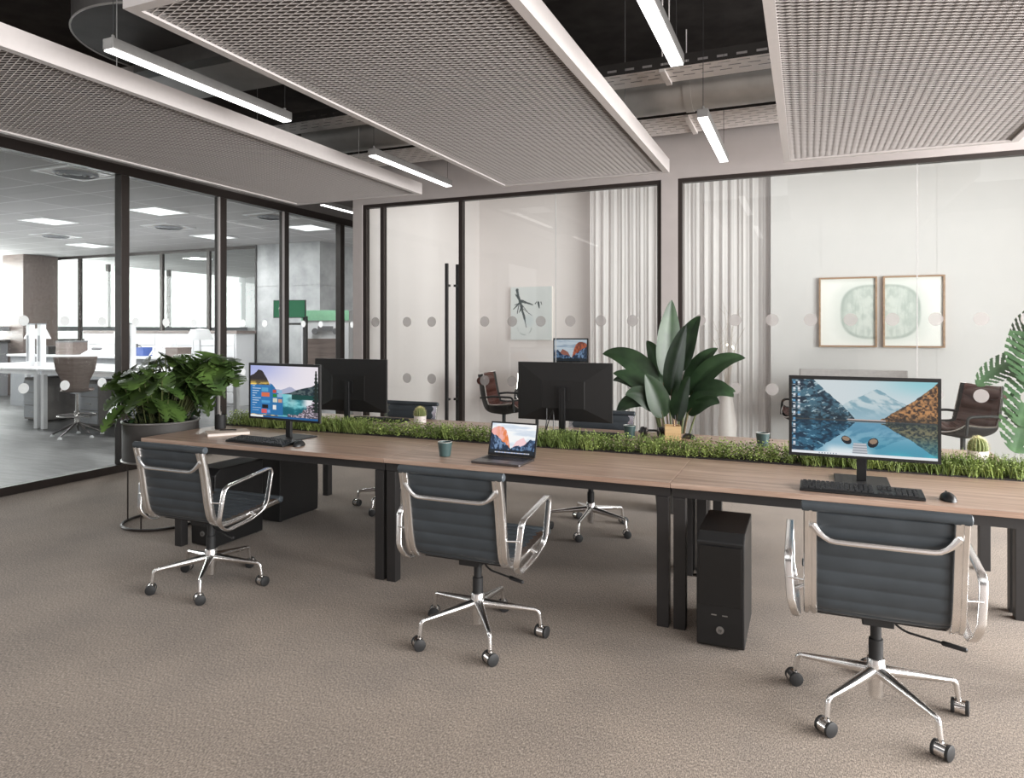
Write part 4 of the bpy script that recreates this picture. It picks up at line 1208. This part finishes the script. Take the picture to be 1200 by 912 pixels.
link('soil_bed', MB().lathe([(PR-.018,.768), (.001,.775)], n=32, cap=False), M['soil'], t, True)
sb = MB().tube([(PR*math.cos(2*PI*k/56), PR*math.sin(2*PI*k/56), .012) for k in range(56)], .011, 8, True)
for k in range(4):
    a = R(20+90*k); sb.rod((PR*math.cos(a), PR*math.sin(a), .012), (PR*math.cos(a), PR*math.sin(a), .505), .0055, n=8)
sb.rod((PR*.96*math.cos(R(20)), PR*.96*math.sin(R(20)), .496), (-PR*.96*math.cos(R(20)), -PR*.96*math.sin(R(20)), .496), .006, n=8).rod((-PR*.96*math.sin(R(20)), PR*.96*math.cos(R(20)), .496), (PR*.96*math.sin(R(20)), -PR*.96*math.cos(R(20)), .496), .006, n=8)
link('ring_stand', sb, M['dark_frame'], t, True)
g = random.Random(21)
bl = []; stems = MB()
for k in range(96):
    a = g.uniform(0, 2*PI); rr = (k/96)**.6*.30
    hgt = g.uniform(.10, .54)*(1-.35*(rr/.30))+.04
    fx, fy = .6*rr*math.cos(a), .6*rr*math.sin(a)
    top = Vector((1.0*rr*math.cos(a), 1.0*rr*math.sin(a), .80+hgt))
    a2 = a+g.uniform(-.7, .7)
    d = Vector((math.cos(a2), math.sin(a2), g.uniform(-1.3, .15)))
    L = g.uniform(.15, .24)
    bl.append(monstera_blade(top, d, L, L*1.0, g.uniform(.3, 1.0), g.uniform(-.6, .6), 4, .36, nu=32, nv=10))
    stems.tube(smooth_path([(fx, fy, .77), (fx*1.2+.03*math.cos(a), fy*1.2+.03*math.sin(a), .77+hgt*.7), top], 5), .0045, 6)
for k in range(30):
    x, y, z = g.uniform(.05, .40), g.uniform(.02, .46), .80+g.uniform(.30, .52)
    a2 = g.uniform(-1.9, .9)
    L = g.uniform(.15, .23)
    bl.append(monstera_blade((x,y,z), (math.cos(a2), math.sin(a2), g.uniform(-1.1, .1)), L, L, g.uniform(.3, 1.), g.uniform(-.5, .5), 4, .36, nu=32, nv=10))
    stems.tube(smooth_path([(x*.3, y*.3, .77), (x*.75, y*.75, .77+(z-.77)*.7), (x, y, z)], 5), .0045, 6)
# leaves leaning out to the partition and over the desk end
for x, y, z, d, L in ((-.20,-.05,.98,(-.6,-.4,-.7),.24), (-.16,-.18,.93,(-.4,-.6,-.9),.22), (-.10,-.22,1.03,(-.1,-.8,-.3),.25), (.34,.06,1.06,(.8,.1,.0),.25), (.46,.16,1.12,(.8,.4,.2),.24), (.30,.24,1.20,(.5,.5,.2),.24), (.04,-.12,1.22,(-.2,-.6,.0),.27)):
    bl.append(monstera_blade((x,y,z), d, L*.85, L*.85, .7, 0, 4, .36, nu=32, nv=10))
    stems.tube(smooth_path([(x*.3, y*.3, .77), (x*.65, y*.65, .77+(z-.77)*.75), (x, y, z)], 5), .0045, 6)
link('foliage', merge(bl), M['leaf_monstera'], t, True, auto=0)
link('stems', stems, M['stem'], t, True)
# filler sprigs low in the pot
fl = []
for k in range(150):
    a = g.uniform(0, 2*PI); rr = math.sqrt(g.random())*.24
    p = (rr*math.cos(a), rr*math.sin(a), .775+g.uniform(.0, .13)); d = (g.uniform(-1,1), g.uniform(-1,1), g.uniform(.1,.9))
    fl.append(leaf_grid(p, d, g.uniform(.06,.10), g.uniform(.025,.04), .5, .2, 0, 5, 2))
link('undergrowth', merge(fl), M['leaf_dark'], t, True, auto=0)
# monstera in the meeting room at the right edge
t = thing('monstera', 'monstera with deeply slit leaves in the meeting room at the right edge', 'plant', (2.0, 7.45, 0))
link('pot', MB().lathe([(.15,0), (.17,.01), (.21,.36), (.21,.38), (.19,.38), (.185,.33), (.001,.33)], n=32), M['white_glaze'], t, True)
link('soil_bed', MB().lathe([(.184,.336), (.001,.342)], n=24, cap=False), M['soil'], t, True)
MON = [((-.12,-.06,1.42), (-.35,-.5,-.75), .42, .40, .3), ((-.30,-.05,1.22), (-.85,-.25,-.35), .36, .20, .6), ((-.14,-.14,1.06), (-.45,-.5,-.7), .44, .38, .3), ((-.16,-.20,.84), (-.50,-.5,-.65), .46, .40, .3), ((.10,-.08,1.55), (.1,-.6,-.5), .42, .42, .3), ((.12,-.2,1.2), (.3,-.6,-.6), .42, .4, .3), ((.05,-.25,.9), (.1,-.7,-.6), .42, .42, .3), ((.2,.1,1.4), (.6,.2,-.4), .4, .4, .4), ((-.05,.2,1.5), (-.2,.6,-.3), .4, .4, .4)]
for k, (p, d, L, W, dr) in enumerate(MON):
    lf = link('leaf', monstera_blade(p, d, L*1.05, W*1.15, dr, 0, 6, .22, up=(0,-1,.35), nu=60, nv=14), M['leaf_pale'], t, True, auto=0)
    link('leaf_stalk', MB().tube(smooth_path([(p[0]*.15, p[1]*.15, .335), (p[0]*.6, p[1]*.6, .335+(p[2]-.335)*.6), p], 8), .008, 8), M['stem'], lf, True)
# tall vase with bare lit twigs by the curtain
t = thing('twig_vase', 'pale floor vase with bare twigs and tiny warm bulbs before the curtain', 'vase', (-.92, 9.15, 0))
link('vase_body', MB().lathe([(.07,0), (.10,.02), (.12,.30), (.07,.62), (.045,.74), (.055,.78), (.045,.775), (.04,.70), (.001,.68)], n=28), M['white_glaze'], t, True)
tg = MB(); g = random.Random(9); bulbs = []
for k in range(11):
    a = g.uniform(0, 2*PI); h = g.uniform(.7, 1.2); sp = g.uniform(.08, .34)
    p = [Vector((0,0,.70)), Vector((sp*.25*math.cos(a), sp*.25*math.sin(a), .70+h*.4)), Vector((sp*.6*math.cos(a+.2), sp*.6*math.sin(a+.2), .70+h*.75)), Vector((sp*math.cos(a), sp*math.sin(a), .70+h))]
    q = smooth_path(p, 5); tg.tube(q, [.005-.004*i/len(q) for i in range(len(q))], 5)
    for i in (6, 9, 12):
        e = q[i]+Vector((g.uniform(-.1,.1), g.uniform(-.1,.1), g.uniform(.04,.12))); tg.rod(q[i], e, .002, .001, 4); bulbs.append(e)
link('twigs', tg, simple('pale_twig', (190,178,168), .8), t, True)
for e in bulbs[::6]: link('bulb', MB().ellip(e, .012, .012, .016, 8, 4), M['bulb'], t, True)

# ================================================================== MEETING ROOM
def img_ink(u, v):
    img = lerp(C(206,210,210), C(214,217,216), fbm(u*4, v*5, 3))
    x, y = u, v
    def stroke(x0, y0, x1, y1, w0, w1, c, img, sd):
        dx, dy = x1-x0, y1-y0; L2 = dx*dx+dy*dy
        s_ = np.clip(((x-x0)*dx+(y-y0)*dy)/L2, 0, 1); dd = np.hypot(x-x0-s_*dx, (y-y0-s_*dy)*1.2)
        w_ = (w0+(w1-w0)*s_)*(.5+1.1*fbm(x*28, y*28, sd)); return put(img, ss(w_*1.25, w_*.7, dd)*.92, c)
    ink = C(44,54,56)
    for a in ((.16,.94,.19,.80,.03,.02), (.12,.86,.22,.76,.015,.02), (.19,.82,.27,.62,.03,.035), (.25,.74,.54,.66,.03,.012), (.22,.70,.07,.58,.018,.01), (.2,.66,.16,.50,.012,.008), (.27,.62,.34,.40,.022,.026), (.34,.42,.38,.24,.016,.006), (.3,.64,.44,.50,.008,.006), (.28,.6,.52,.46,.006,.004), (.24,.7,.10,.66,.012,.006), (.26,.6,.21,.52,.02,.008), (.68,.70,.70,.60,.022,.01), (.60,.68,.64,.72,.012,.006), (.74,.71,.76,.66,.012,.006)):
        img = stroke(*a, ink, img, int(a[0]*100))
    r_ = np.hypot((x-.34), (y-.24)*1.2); img = put(img, ss(.02,.0,np.abs(r_-.17))*ss(.3,.6,fbm(x*10,y*10,5))*ss(.30,.2,y)*.8, C(150,160,160))
    img = put(img, ss(.16,.05,np.hypot(x-.45,(y-.36)))*.35, C(176,192,198))
    return img
t = thing('canvas_picture', 'unframed pale grey canvas with dark ink splashes on the meeting room wall', 'picture', (-3.845, 9.801, 1.765))
link('stretcher', MB().box(-.335, .335, -.001, .048, -.405, .405), M['paper'], t)
picture('painting', .67, .81, 110, 130, img_ink, M['print'], t, (0,-.0025,0))
def img_stone(flip):
    def fn(u, v):
        if flip: u = 1-u
        img = C(240,240,236)+0*u[..., None]
        x = (u-1.0)/.62; y = (v-.5)/.40
        rr = (np.abs(x)**2.8+np.abs(y)**2.8)**(1/2.8)
        n = fbm(u*9, v*9, 4); n2 = fbm(u*40, v*5, 7)
        img = put(img, ss(1.45,1.0,rr+.1*(n-.5))*.45, C(206,211,206))
        img = put(img, ss(1.03,.97,rr), lerp(C(190,198,192), C(212,217,211), ss(.3,.7,n)))
        img = put(img, ss(.09,.0,np.abs(rr-.97))*.5, C(160,170,164))
        img = put(img, ss(1,.9,rr)*ss(.55,.8,n2)*.35, C(168,180,172))
        return img
    return fn
def framed(label, x, flip):
    t = thing('framed_picture', label, 'picture', (x, 9.468, 1.732), 0, 'two oak framed prints')
    W, H, f = .645, .86, .02
    b = MB().box(-W/2, W/2, -.016, .030, H/2-f, H/2).box(-W/2, W/2, -.016, .030, -H/2, -H/2+f).box(-W/2, -W/2+f, -.016, .030, -H/2+f, H/2-f).box(W/2-f, W/2, -.016, .030, -H/2+f, H/2-f)
    link('frame', b, M['frame_wood'], t)
    link('backing', MB().box(-W/2+f, W/2-f, .010, .028, -H/2+f, H/2-f), M['paper'], t)
    picture('print', W-2*f, H-2*f, 84, 112, img_stone(flip), M['print'], t, (0,.009,0))
    return t
framed('left oak framed print of half a pale green stone shape', .470, False)
framed('right oak framed print of half a pale green stone shape', 1.178, True)
# executive shell chairs
def make_exec():
    t = thing('lounge_chair', 'x', 'chair', (0,0,0), 0, 'brown leather shell chairs of the meeting room')
    pr = smooth_path([(.27,.475), (.22,.445), (.05,.42), (-.12,.42), (-.215,.46), (-.265,.56), (-.30,.72), (-.335,.93)], 6)
    pr = [Vector((0, p[0], p[1])) for p in [(q.x, q.y) for q in [Vector((a.x, a.y, 0)) for a in [Vector((p.x, p.y, 0)) for p in pr]]]] if False else [Vector((0, p.x, p.y)) for p in [Vector((q[0], q[1], 0)) for q in pr]]
    n = len(pr)
    def nrm(i):
        d = (pr[min(n-1, i+1)]-pr[max(0, i-1)]).normalized(); return d.cross(Vector((1,0,0))), d
    def shell(off, hw, wrap):
        def fn(u, v):
            i = min(int(u*(n-1)), n-1); nn, d = nrm(i); a = (v-.5)*2
            w_ = hw*(1-.10*max(0, u-.75)/.25)*(1-.05*(1-u))
            x = w_*math.sin(a*1.25)/math.sin(1.25); rise = wrap*(1-math.cos(a*1.25))
            return pr[i]+Vector((x,0,0))+nn*(off+rise)
        return fn
    link('shell', MB().grid(shell(0, .30, .20), n-1, 20), M['soft_black'], t, True, solid=.012, auto=0)
    def cush(u, v):
        b_ = shell(.035, .262, .12)(u, v); i = min(int(u*(n-1)), n-1); nn, d = nrm(i); a = abs(v-.5)*2
        puff = .03*(1-a**4)*(.55+.45*abs(math.sin(u*PI*5)))*(.7+.3*abs(math.sin(v*PI*3)))*min(1, 8*u, 8*(1-u)+.1)
        return b_+nn*puff
    link('cushion', MB().grid(cush, 60, 24), M['brown_leather'], t, True, solid=.02, auto=0)
    link('head_roll', MB().tube([pr[-1]+Vector((x,.085,-.075)) for x in (-.24,-.235,-.1,.1,.235,.24)], [.03,.05,.058,.058,.05,.03], 14, sx=1), M['brown_leather'], t, True)
    f = shell(0, .302, .20); e = [f(0, j/20) for j in range(21)]+[f(i/(n-1), 1) for i in range(1, n)]+[f(1, 1-j/20) for j in range(1, 21)]+[f(1-i/(n-1), 0) for i in range(1, n-1)]
    link('chrome_edge', MB().tube(e, .007, 8, True), M['chrome'], t, True)
    for sx in (-1, 1):
        a = corner_path([(sx*.285,-.235,.64), (sx*.30,-.05,.66), (sx*.30,.20,.655), (sx*.30,.215,.47)], [0,.03,.05,0], 5)
        link('armrest', MB().tube(a, .014, 10), M['soft_black'], t, True)
    link('pedestal', MB().lathe([(.035,.09), (.03,.14), (.024,.15), (.024,.40), (.10,.415)], n=18), M['soft_black'], t, True)
    for k in range(4):
        a = R(45+90*k); c, s_ = math.cos(a), math.sin(a)
        lg = link('leg', MB().beam((.0,0,.105), (.30*c,.30*s_,.075), .035, .03), M['chrome'], t, bevel=.004)
        link('caster', MB().tube([(.30*c-.014*s_,.30*s_+.014*c,.028), (.30*c+.014*s_,.30*s_-.014*c,.028)], .028, 14).cyl(.30*c, .30*s_, .03, .066, .008, n=8), M['soft_black'], lg, True)
    return t
ec = make_exec(); ec.location = (-3.66, 8.35, 0); ec.rotation_euler = (0,0,R(-82)); ec['label'] = 'brown leather shell chair seen side on in the meeting room, beside the glass door'
dup(ec, (-3.50, 9.15, 0), -160, 'brown leather shell chair behind the side on chair, partly behind the black monitor')
dup(ec, (1.48, 8.35, 0), 120, 'brown leather shell chair with chrome edge, right of the lake screen')
dup(ec, (.02, 8.98, 0), 110, 'dark shell chair of which a sliver shows left of the lake screen')
# displays on stands in the meeting room
t = thing('display_stand', 'small cliff picture screen on a pole stand in the meeting room', 'screen', (-2.82, 8.6, 0), 4)
link('housing', MB().box(-.235, .235, -.012, .014, 1.09, 1.405), M['black_plastic'], t, bevel=.004)
picture('screen', .435, .28, 80, 56, img_cliff_dull, M['screen'], t, (0,-.0135,1.248), gain=.95)
link('pole', MB().cyl(0, .03, .012, 1.25, .018, n=14).box(-.05, .05, .012, .034, 1.2, 1.3), M['zinc'], t, True)
link('base_plate', MB().lathe([(.18,0), (.18,.010), (.03,.014)], 0, .03, 28), M['zinc'], t, True)
t = thing('meeting_screen', 'flat grey screen on a stand whose top edge shows above the lake screen', 'screen', (.455, 8.3, 0))
link('housing', MB().prism(rrect(1.05, .05, .012, 3), .62, 1.085), M['grey_metal'] if False else simple('silver_grey_case', (176,170,170), .5, .2), t, bevel=.008)
link('stand', MB().box(-.04, .04, .02, .06, .012, .70), M['zinc'], t)
link('base_plate', MB().prism(rrect(.5, .34, .03, 4, 0, .03), 0, .012), M['zinc'], t)
# ================================================================== OFFICE BEHIND THE GLASS
HT = .92
def high_table(label, x0, x1, y0, y1):
    cx, cy = (x0+x1)/2, (y0+y1)/2
    t = thing('high_table', label, 'table', (cx, cy, 0), 0, 'white high work tables')
    w, d = (x1-x0)/2, (y1-y0)/2
    link('tabletop', MB().box(-w, w, -d, d, HT-.03, HT), M['off_white'], t, bevel=.004)
    link('under_frame', MB().box(-w+.03, w-.03, -d+.04, -d+.08, HT-.09, HT-.031).box(-w+.03, w-.03, d-.08, d-.04, HT-.09, HT-.031), M['off_white'], t)
    for sx in (-1, 1):
        for sy in (-1, 1):
            link('leg', MB().box(sx*(w-.05)-.035, sx*(w-.05)+.035, sy*(d-.06)-.03, sy*(d-.06)+.03, 0, HT-.092), M['off_white'], t)
    return t
high_table('white high table at the far left of the office, left leg row', -13.3, -10.84, 6.90, 8.35)
high_table('white high table behind the grey stool and the monstera', -10.78, -8.15, 6.90, 8.35)
def pedestal(label, x, y, w=.42, d=.55, h=.72, m='fabric_grey'):
    t = thing('drawer_unit', label, 'drawers', (x, y, 0), 0, 'grey drawer units under the high tables')
    link('carcass', MB().box(-w/2, w/2, -d/2, d/2, .03, h), M[m], t, bevel=.004)
    for k in range(3):
        z0 = .06+k*(h-.09)/3
        dr = link('drawer', MB().box(-w/2+.01, w/2-.01, -d/2-.016, -d/2-.001, z0, z0+(h-.09)/3-.012), M['office_grey'], t)
        link('handle', MB().box(-.06, .06, -d/2-.030, -d/2-.016, z0+.09, z0+.102), M['zinc'], dr)
    link('foot', MB().box(-w/2+.03, w/2-.03, -d/2+.04, d/2-.04, 0, .03), M['black_plastic'], t)
    return t
pedestal('grey drawer unit under the table, just left of the grey stool', -10.25, 7.62)
pedestal('grey drawer unit under the table, right of the grey stool', -8.95, 7.62, .5)
pedestal('grey drawer unit under the far left table', -11.75, 7.75, .55)
# drafting stools
def make_stool():
    t = thing('drafting_stool', 'x', 'stool', (0,0,0), 0, 'grey drafting stools')
    def seatfn(u, v):
        # u: front of seat -> top of back ; shell narrows at the waist
        pr = [(.20,.655), (.10,.640), (-.05,.632), (-.155,.645), (-.20,.70), (-.215,.80), (-.235,.95), (-.255,1.14)]
        wd = [.18,.205,.20,.16,.15,.165,.235,.265]
        f = u*(len(pr)-1); i = min(int(f), len(pr)-2); q = f-i
        y = pr[i][0]*(1-q)+pr[i+1][0]*q; z = pr[i][1]*(1-q)+pr[i+1][1]*q; w_ = wd[i]*(1-q)+wd[i+1]*q
        a = (v-.5)*2
        return Vector((a*w_, y+(.03*a*a if u > .55 else 0), z+(.02*a*a if u <= .55 else 0)))
    link('seat_shell', MB().grid(seatfn, 42, 12), M['shell_wood'], t, True, solid=.014, auto=0)
    link('gas_column', MB().lathe([(.034,.16), (.034,.36), (.022,.362), (.022,.60), (.09,.615)], n=18), M['chrome'], t, True)
    r_ = MB().tube([(.24*math.cos(2*PI*k/36), .24*math.sin(2*PI*k/36), .30) for k in range(36)], .012, 8, True)
    for k in range(3):
        a = R(30+120*k); r_.rod((.03*math.cos(a), .03*math.sin(a), .30), (.235*math.cos(a), .235*math.sin(a), .30), .009, n=8)
    link('foot_ring', r_, M['chrome'], t, True)
    for k in range(5):
        a = R(20+72*k); c, s_ = math.cos(a), math.sin(a)
        lg = link('leg', MB().tube([(.02*c,.02*s_,.19), (.32*c,.32*s_,.035)], [.020,.010], 10), M['grey_metal'], t, True)
        link('glide', MB().lathe([(.028,0), (.028,.012), (.010,.035)], .32*c, .32*s_, 14), M['off_white'], lg, True)
    return t
so = make_stool(); so.location = (-9.55, 6.66, 0); so.rotation_euler = (0,0,R(50)); so['label'] = 'grey drafting stool with foot ring standing left of the wide dark post'
dup(so, (-11.75, 6.45, 0), 62, 'grey drafting stool cut by the left edge of the photo')
# side counter and the items standing on it
t = thing('side_counter', 'white counter along the middle of the office, left of the wide dark post', 'counter', (-12.6, 9.2, 0))
link('worktop', MB().box(-2.2, 2.5, -.35, .35, .99, 1.03), M['off_white'], t)
link('counter_body', MB().box(-2.15, 2.45, -.30, .30, 0, .99), M['office_grey'], t)
def box_thing(nm, lab, cat, x, y, z, w, d, h, m, grp=None, rz=0, lid=None):
    t = thing(nm, lab, cat, (x, y, z), rz, grp)
    link('body', MB().box(-w/2, w/2, -d/2, d/2, 0, h), m, t, bevel=.006)
    if lid: link('lid', MB().box(-w/2-.004, w/2+.004, -d/2-.004, d/2+.004, h, h+.03), lid, t, bevel=.003)
    return t
box_thing('printer_box', 'dark grey box on the white counter left of centre', 'box', -13.35, 9.2, 1.0305, .42, .34, .24, M['shell_wood'], None, 8, M['mid_grey'])
box_thing('storage_box', 'low black box beside the dark grey box on the counter', 'box', -13.95, 9.15, 1.0305, .40, .3, .13, M['black_steel'], None, 0, M['black_steel'])
box_thing('storage_box', 'blue box on the counter next to the wide dark post', 'box', -11.35, 9.2, 1.0305, .20, .2, .16, M['blue'])
t = thing('desk_phone', 'white wedge shaped desk phone on the counter above the grey stool', 'phone', (-12.45, 9.05, 1.0305), 10)
link('phone_base', MB().add([(-.22,-.13,0),(.22,-.13,0),(.22,.13,0),(-.22,.13,0),(-.22,-.13,.03),(.22,-.13,.03),(.15,.13,.17),(-.15,.13,.17)], [(0,3,2,1),(4,5,6,7),(0,1,5,4),(1,2,6,5),(2,3,7,6),(3,0,4,7)]), M['off_white'], t, bevel=.008)
link('handset', MB().obox((0,.02,.125), (1,0,0), Vector((0,.26,.14)).normalized(), Vector((0,-.14,.26)).normalized(), .10, .025, .018), M['mid_grey'], t, bevel=.006)
# task lamps with white cone shades on the tables
def make_tasklamp():
    t = thing('task_lamp', 'x', 'lamp', (0,0,0), 0, 'white task lamps on the high tables')
    link('base', MB().lathe([(.10,0), (.10,.015), (.03,.02)], n=24), M['off_white'], t, True)
    link('pole', MB().cyl(0,0,.018,.62,.016, n=12), M['off_white'], t, True)
    link('lamp_shade', MB().lathe([(.20,.44), (.13,.60), (.125,.60), (.195,.44)], n=32, cap=False).lathe([(.13,.60), (.02,.612)], n=32, cap=False), M['off_white'], t, True)
    return t
tl = make_tasklamp(); tl.location = (-12.35, 7.9, HT+.0005); tl['label'] = 'white task lamp with a cone shade on the far left high table'
dup(tl, (-10.25, 7.95, HT+.0005), 0, 'white task lamp with a cone shade above the grey stool')
dup(tl, (-8.60, 7.95, HT+.0005), 0, 'white task lamp with a cone shade right of the wide dark post')
# tall white desk posts (cable poles)
def make_pole():
    t = thing('power_pole', 'x', 'pole', (0,0,0), 0, 'white power poles on the high tables')
    link('shaft', MB().box(-.045, .045, -.045, .045, 0, .68), M['off_white'], t, bevel=.006)
    link('cap', MB().box(-.05, .05, -.05, .05, .68, .70), M['office_grey'], t)
    link('socket_strip', MB().box(-.02, .02, -.052, -.046, .08, .5), M['office_grey'], t)
    return t
pp = make_pole(); pp.location = (-11.78, 7.42, HT+.0005); pp['label'] = 'white power pole on the far left table, left of the drafting stool'
dup(pp, (-11.50, 7.42, HT+.0005), 0, 'white power pole on the far left table, closer to the grey stool')
dup(pp, (-9.42, 7.42, HT+.0005), 0, 'white power pole on the table just left of the wide dark post')
# long white drawer wall in front of the inner partition
t = thing('drawer_wall', 'long white drawer cabinet with a dark top under the bright windows', 'cabinet', (-12.55, 10.70, 0))
link('carcass', MB().box(-2.2, 2.2, -.24, .24, 0, 1.44), M['off_white'], t)
link('worktop', MB().box(-2.23, 2.23, -.26, .26, 1.44, 1.50), M['shell_wood'], t)
for i in range(4):
    for j in range(6):
        x0 = -2.18+i*1.09; z0 = .06+j*.228
        link('drawer', MB().box(x0, x0+1.075, -.262, -.241, z0, z0+.212), M['off_white'], t, bevel=.003)
t = thing('magazine_rack', 'small white wire document rack on the drawer cabinet side counter', 'rack', (-10.85, 9.2, 1.0395), -6)
b = MB()
for sx in (-.24, .24): b.rod((sx,-.12,0), (sx*.75,.10,.36), .009, n=8).rod((sx,.14,0), (sx*.75,.10,.36), .009, n=8)
for k in range(9): b.rod((-.22+.055*k,-.11,.02), (-.165+.041*k,.09,.35), .005, n=6)
for f in (.08,.5,.95): b.rod((-.24*(1-.25*f),-.12+.22*f,.36*f), (.24*(1-.25*f),-.12+.22*f,.36*f), .007, n=8)
link('wire_frame', b, M['off_white'], t, True)
for k, (x, m, lab) in enumerate(((-11.85,'paper','pale ceramic jug on the counter left of the wire rack'), (-11.62,'mid_grey','grey jug on the counter beside the pale jug'))):
    t = thing('jug', lab, 'jug', (x, 9.22, 1.0305), 30*k, 'jugs on the white counter')
    link('jug_body', MB().lathe([(.05,0), (.075,.02), (.08,.12), (.05,.19), (.06,.22), (.05,.215), (.04,.19), (.001,.18)], n=24), M[m], t, True)
    link('handle', MB().tube(corner_path([(.05,0,.19), (.12,0,.18), (.12,0,.06), (.075,0,.05)], .04), .009, 8), M[m], t, True)
box_thing('storage_box', 'brown low box on the counter right of the wire rack', 'box', -10.36, 9.1, 1.0305, .30, .3, .14, M['shell_wood'], None, 0, M['shell_wood'])
# green screen on a black stand, and the white kiosk
t = thing('green_display', 'green lit display on a thin black stand beside the concrete core', 'display', (-8.20, 9.5, 0), 12)
link('housing', MB().box(-.30, .30, -.012, .02, 1.72, 2.03), M['black_plastic'], t, bevel=.004)
link('screen', MB().box(-.288, .288, -.0165, -.0125, 1.732, 2.018), M['green_screen'], t)
q = MB().tube([(-.16,-.019,1.885), (-.16,-.0168,1.885)], .030, 20)
link('icon', q, M['paper'], t, True)
link('pole', MB().box(.24, .30, .021, .08, .012, 1.75), M['black_steel'], t)
link('shelf_arm', MB().box(-.05, .239, -.02, .06, 1.60, 1.635), M['black_steel'], t)
link('base_plate', MB().box(-.05, .45, -.18, .25, 0, .012), M['black_steel'], t)
t = thing('vending_kiosk', 'white self service kiosk with a green top band and dark window', 'kiosk', (-7.80, 9.95, 0), 24)
link('cabinet', MB().box(-.42, .42, 0, .55, 0, 1.86), M['off_white'], t, bevel=.01)
link('header_band', MB().box(-.42, .42, -.012, -.001, 1.68, 1.86), simple('soft_green', (142,196,160), .5), t)
link('window', MB().box(-.30, .20, -.012, -.001, .70, 1.36), M['shell_wood'], t)
hb = link('pull_bar', MB().box(-.12, .14, -.03, -.001, 1.50, 1.58), M['mid_grey'], t)
link('knob', MB().tube([(-.17,-.035,1.49), (-.17,-.001,1.49)], .055, 20), M['mid_grey'], t, True)
link('knob', MB().tube([(.19,-.035,1.49), (.19,-.001,1.49)], .055, 20), M['mid_grey'], t, True)
# ceiling lights and air diffusers
def olight(label, x, y, diff=False):
    t = thing('air_diffuser' if diff else 'ceiling_light', label, 'air diffuser' if diff else 'ceiling light', (x, y, 3.235), 0, 'air diffusers in the office ceiling' if diff else 'square ceiling lights of the office')
    link('frame', MB().box(-.30, .30, -.30, -.27, 0, .0148).box(-.30, .30, .27, .30, 0, .0148).box(-.30, -.27, -.27, .27, 0, .0148).box(.27, .30, -.27, .27, 0, .0148), M['off_white'], t)
    if diff:
        link('plate', MB().box(-.27, .27, -.27, .27, .006, .0148), M['panel_white'], t)
        d = MB()
        for r_ in (.22,.16,.10): d.lathe([(r_,-.004), (r_-.02,-.018), (r_-.028,-.018), (r_-.012,.0)], n=32, cap=False)
        d.lathe([(.05,-.012), (.001,-.012)], n=20, cap=False)
        link('vane_rings', d, M['office_grey'], t, True)
    else: link('panel', MB().box(-.268, .268, -.268, .268, .004, .0146), M['office_lamp'], t)
olight('square ceiling light left of the wide dark post, nearest of the two lights there', -11.1, 7.27)
olight('square ceiling light in the bay right of the wide dark post', -8.70, 7.27)
olight('round air diffuser near the top of the leftmost pane', -7.42, 5.16, True)
olight('round air diffuser below the square light right of the wide post', -9.85, 8.45, True)
olight('round air diffuser in the leftmost pane near the brown column', -12.7, 8.45, True)
olight('square ceiling light farthest back beside the wide dark post', -10.1, 9.67)
olight('round air diffuser in front of the concrete core', -7.50, 8.30, True)
olight('square ceiling light above the concrete core', -7.75, 9.45)
olight('square ceiling light far left in the tiled ceiling', -13.5, 7.27)
olight('square ceiling light far back near the windows', -13.5, 9.67)
# ================================================================== LIGHT
W_ = bpy.data.worlds.new('daylight'); SC.world = W_; W_.use_nodes = True
bg = W_.node_tree.nodes['Background']; bg.inputs['Color'].default_value = (1, .99, .98, 1); bg.inputs['Strength'].default_value = 1.6
def area(name, loc, rot, sx, sy, power, col=(1,1,1)):
    l = bpy.data.lights.new(name, 'AREA'); l.shape = 'RECTANGLE'; l.size = sx; l.size_y = sy; l.energy = power; l.color = col
    o = bpy.data.objects.new(name, l); COL.objects.link(o); o.location = loc; o.rotation_euler = tuple(R(a) for a in rot)
    return o
# daylight entering through the windows of the right-hand wall (outside, facing in)
for k, (y0, y1, p) in enumerate(((-3.8,-1.5,220), (-1.2,1.3,330), (1.6,4.0,480), (4.3,6.5,480))):
    area('window_daylight', (5.35, (y0+y1)/2, 1.8), (0, 90, 0), 3.0, y1-y0, p, (1,.995,.985))
# added overhead fill, out of view, brightening the workspace around the viewer
for x in (-4.6, -1.2, 2.2):
    area('added_fill_light', (x, .55, 4.08), (0,0,0), 2.9, 2.5, 36, (1,.995,.99))
# meeting room ceiling lights
for x, p in ((-3.2,17), (-.4,16), (2.6,15)):
    area('meeting_room_light', (x, 8.1, 3.70), (0,0,0), 2.2, 1.6, p, (1,.99,.985))
# office daylight
area('office_window_daylight', (-17.4, 6, 2.2), (0,-90,0), 1.8, 14, 800, (1,1,1))
# the square ceiling lights of the office
for x, y in ((-11.1,7.27), (-8.70,7.27), (-10.1,9.67), (-7.75,9.45), (-13.5,7.27), (-13.5,9.67)):
    area('office_ceiling_light', (x, y, 3.232), (0,0,0), .53, .53, 55)
SC.cycles.use_denoising = True
SC.cycles.max_bounces = 10; SC.cycles.diffuse_bounces = 4; SC.cycles.glossy_bounces = 4; SC.cycles.transparent_max_bounces = 24; SC.cycles.transmission_bounces = 4
SC.cycles.sample_clamp_indirect = 6
SC.cycles.caustics_reflective = False; SC.cycles.caustics_refractive = False
SC.view_settings.view_transform = 'Standard'; SC.view_settings.look = 'None'; SC.view_settings.gamma = 1; SC.view_settings.exposure = 0
SC.view_settings.use_curve_mapping = False
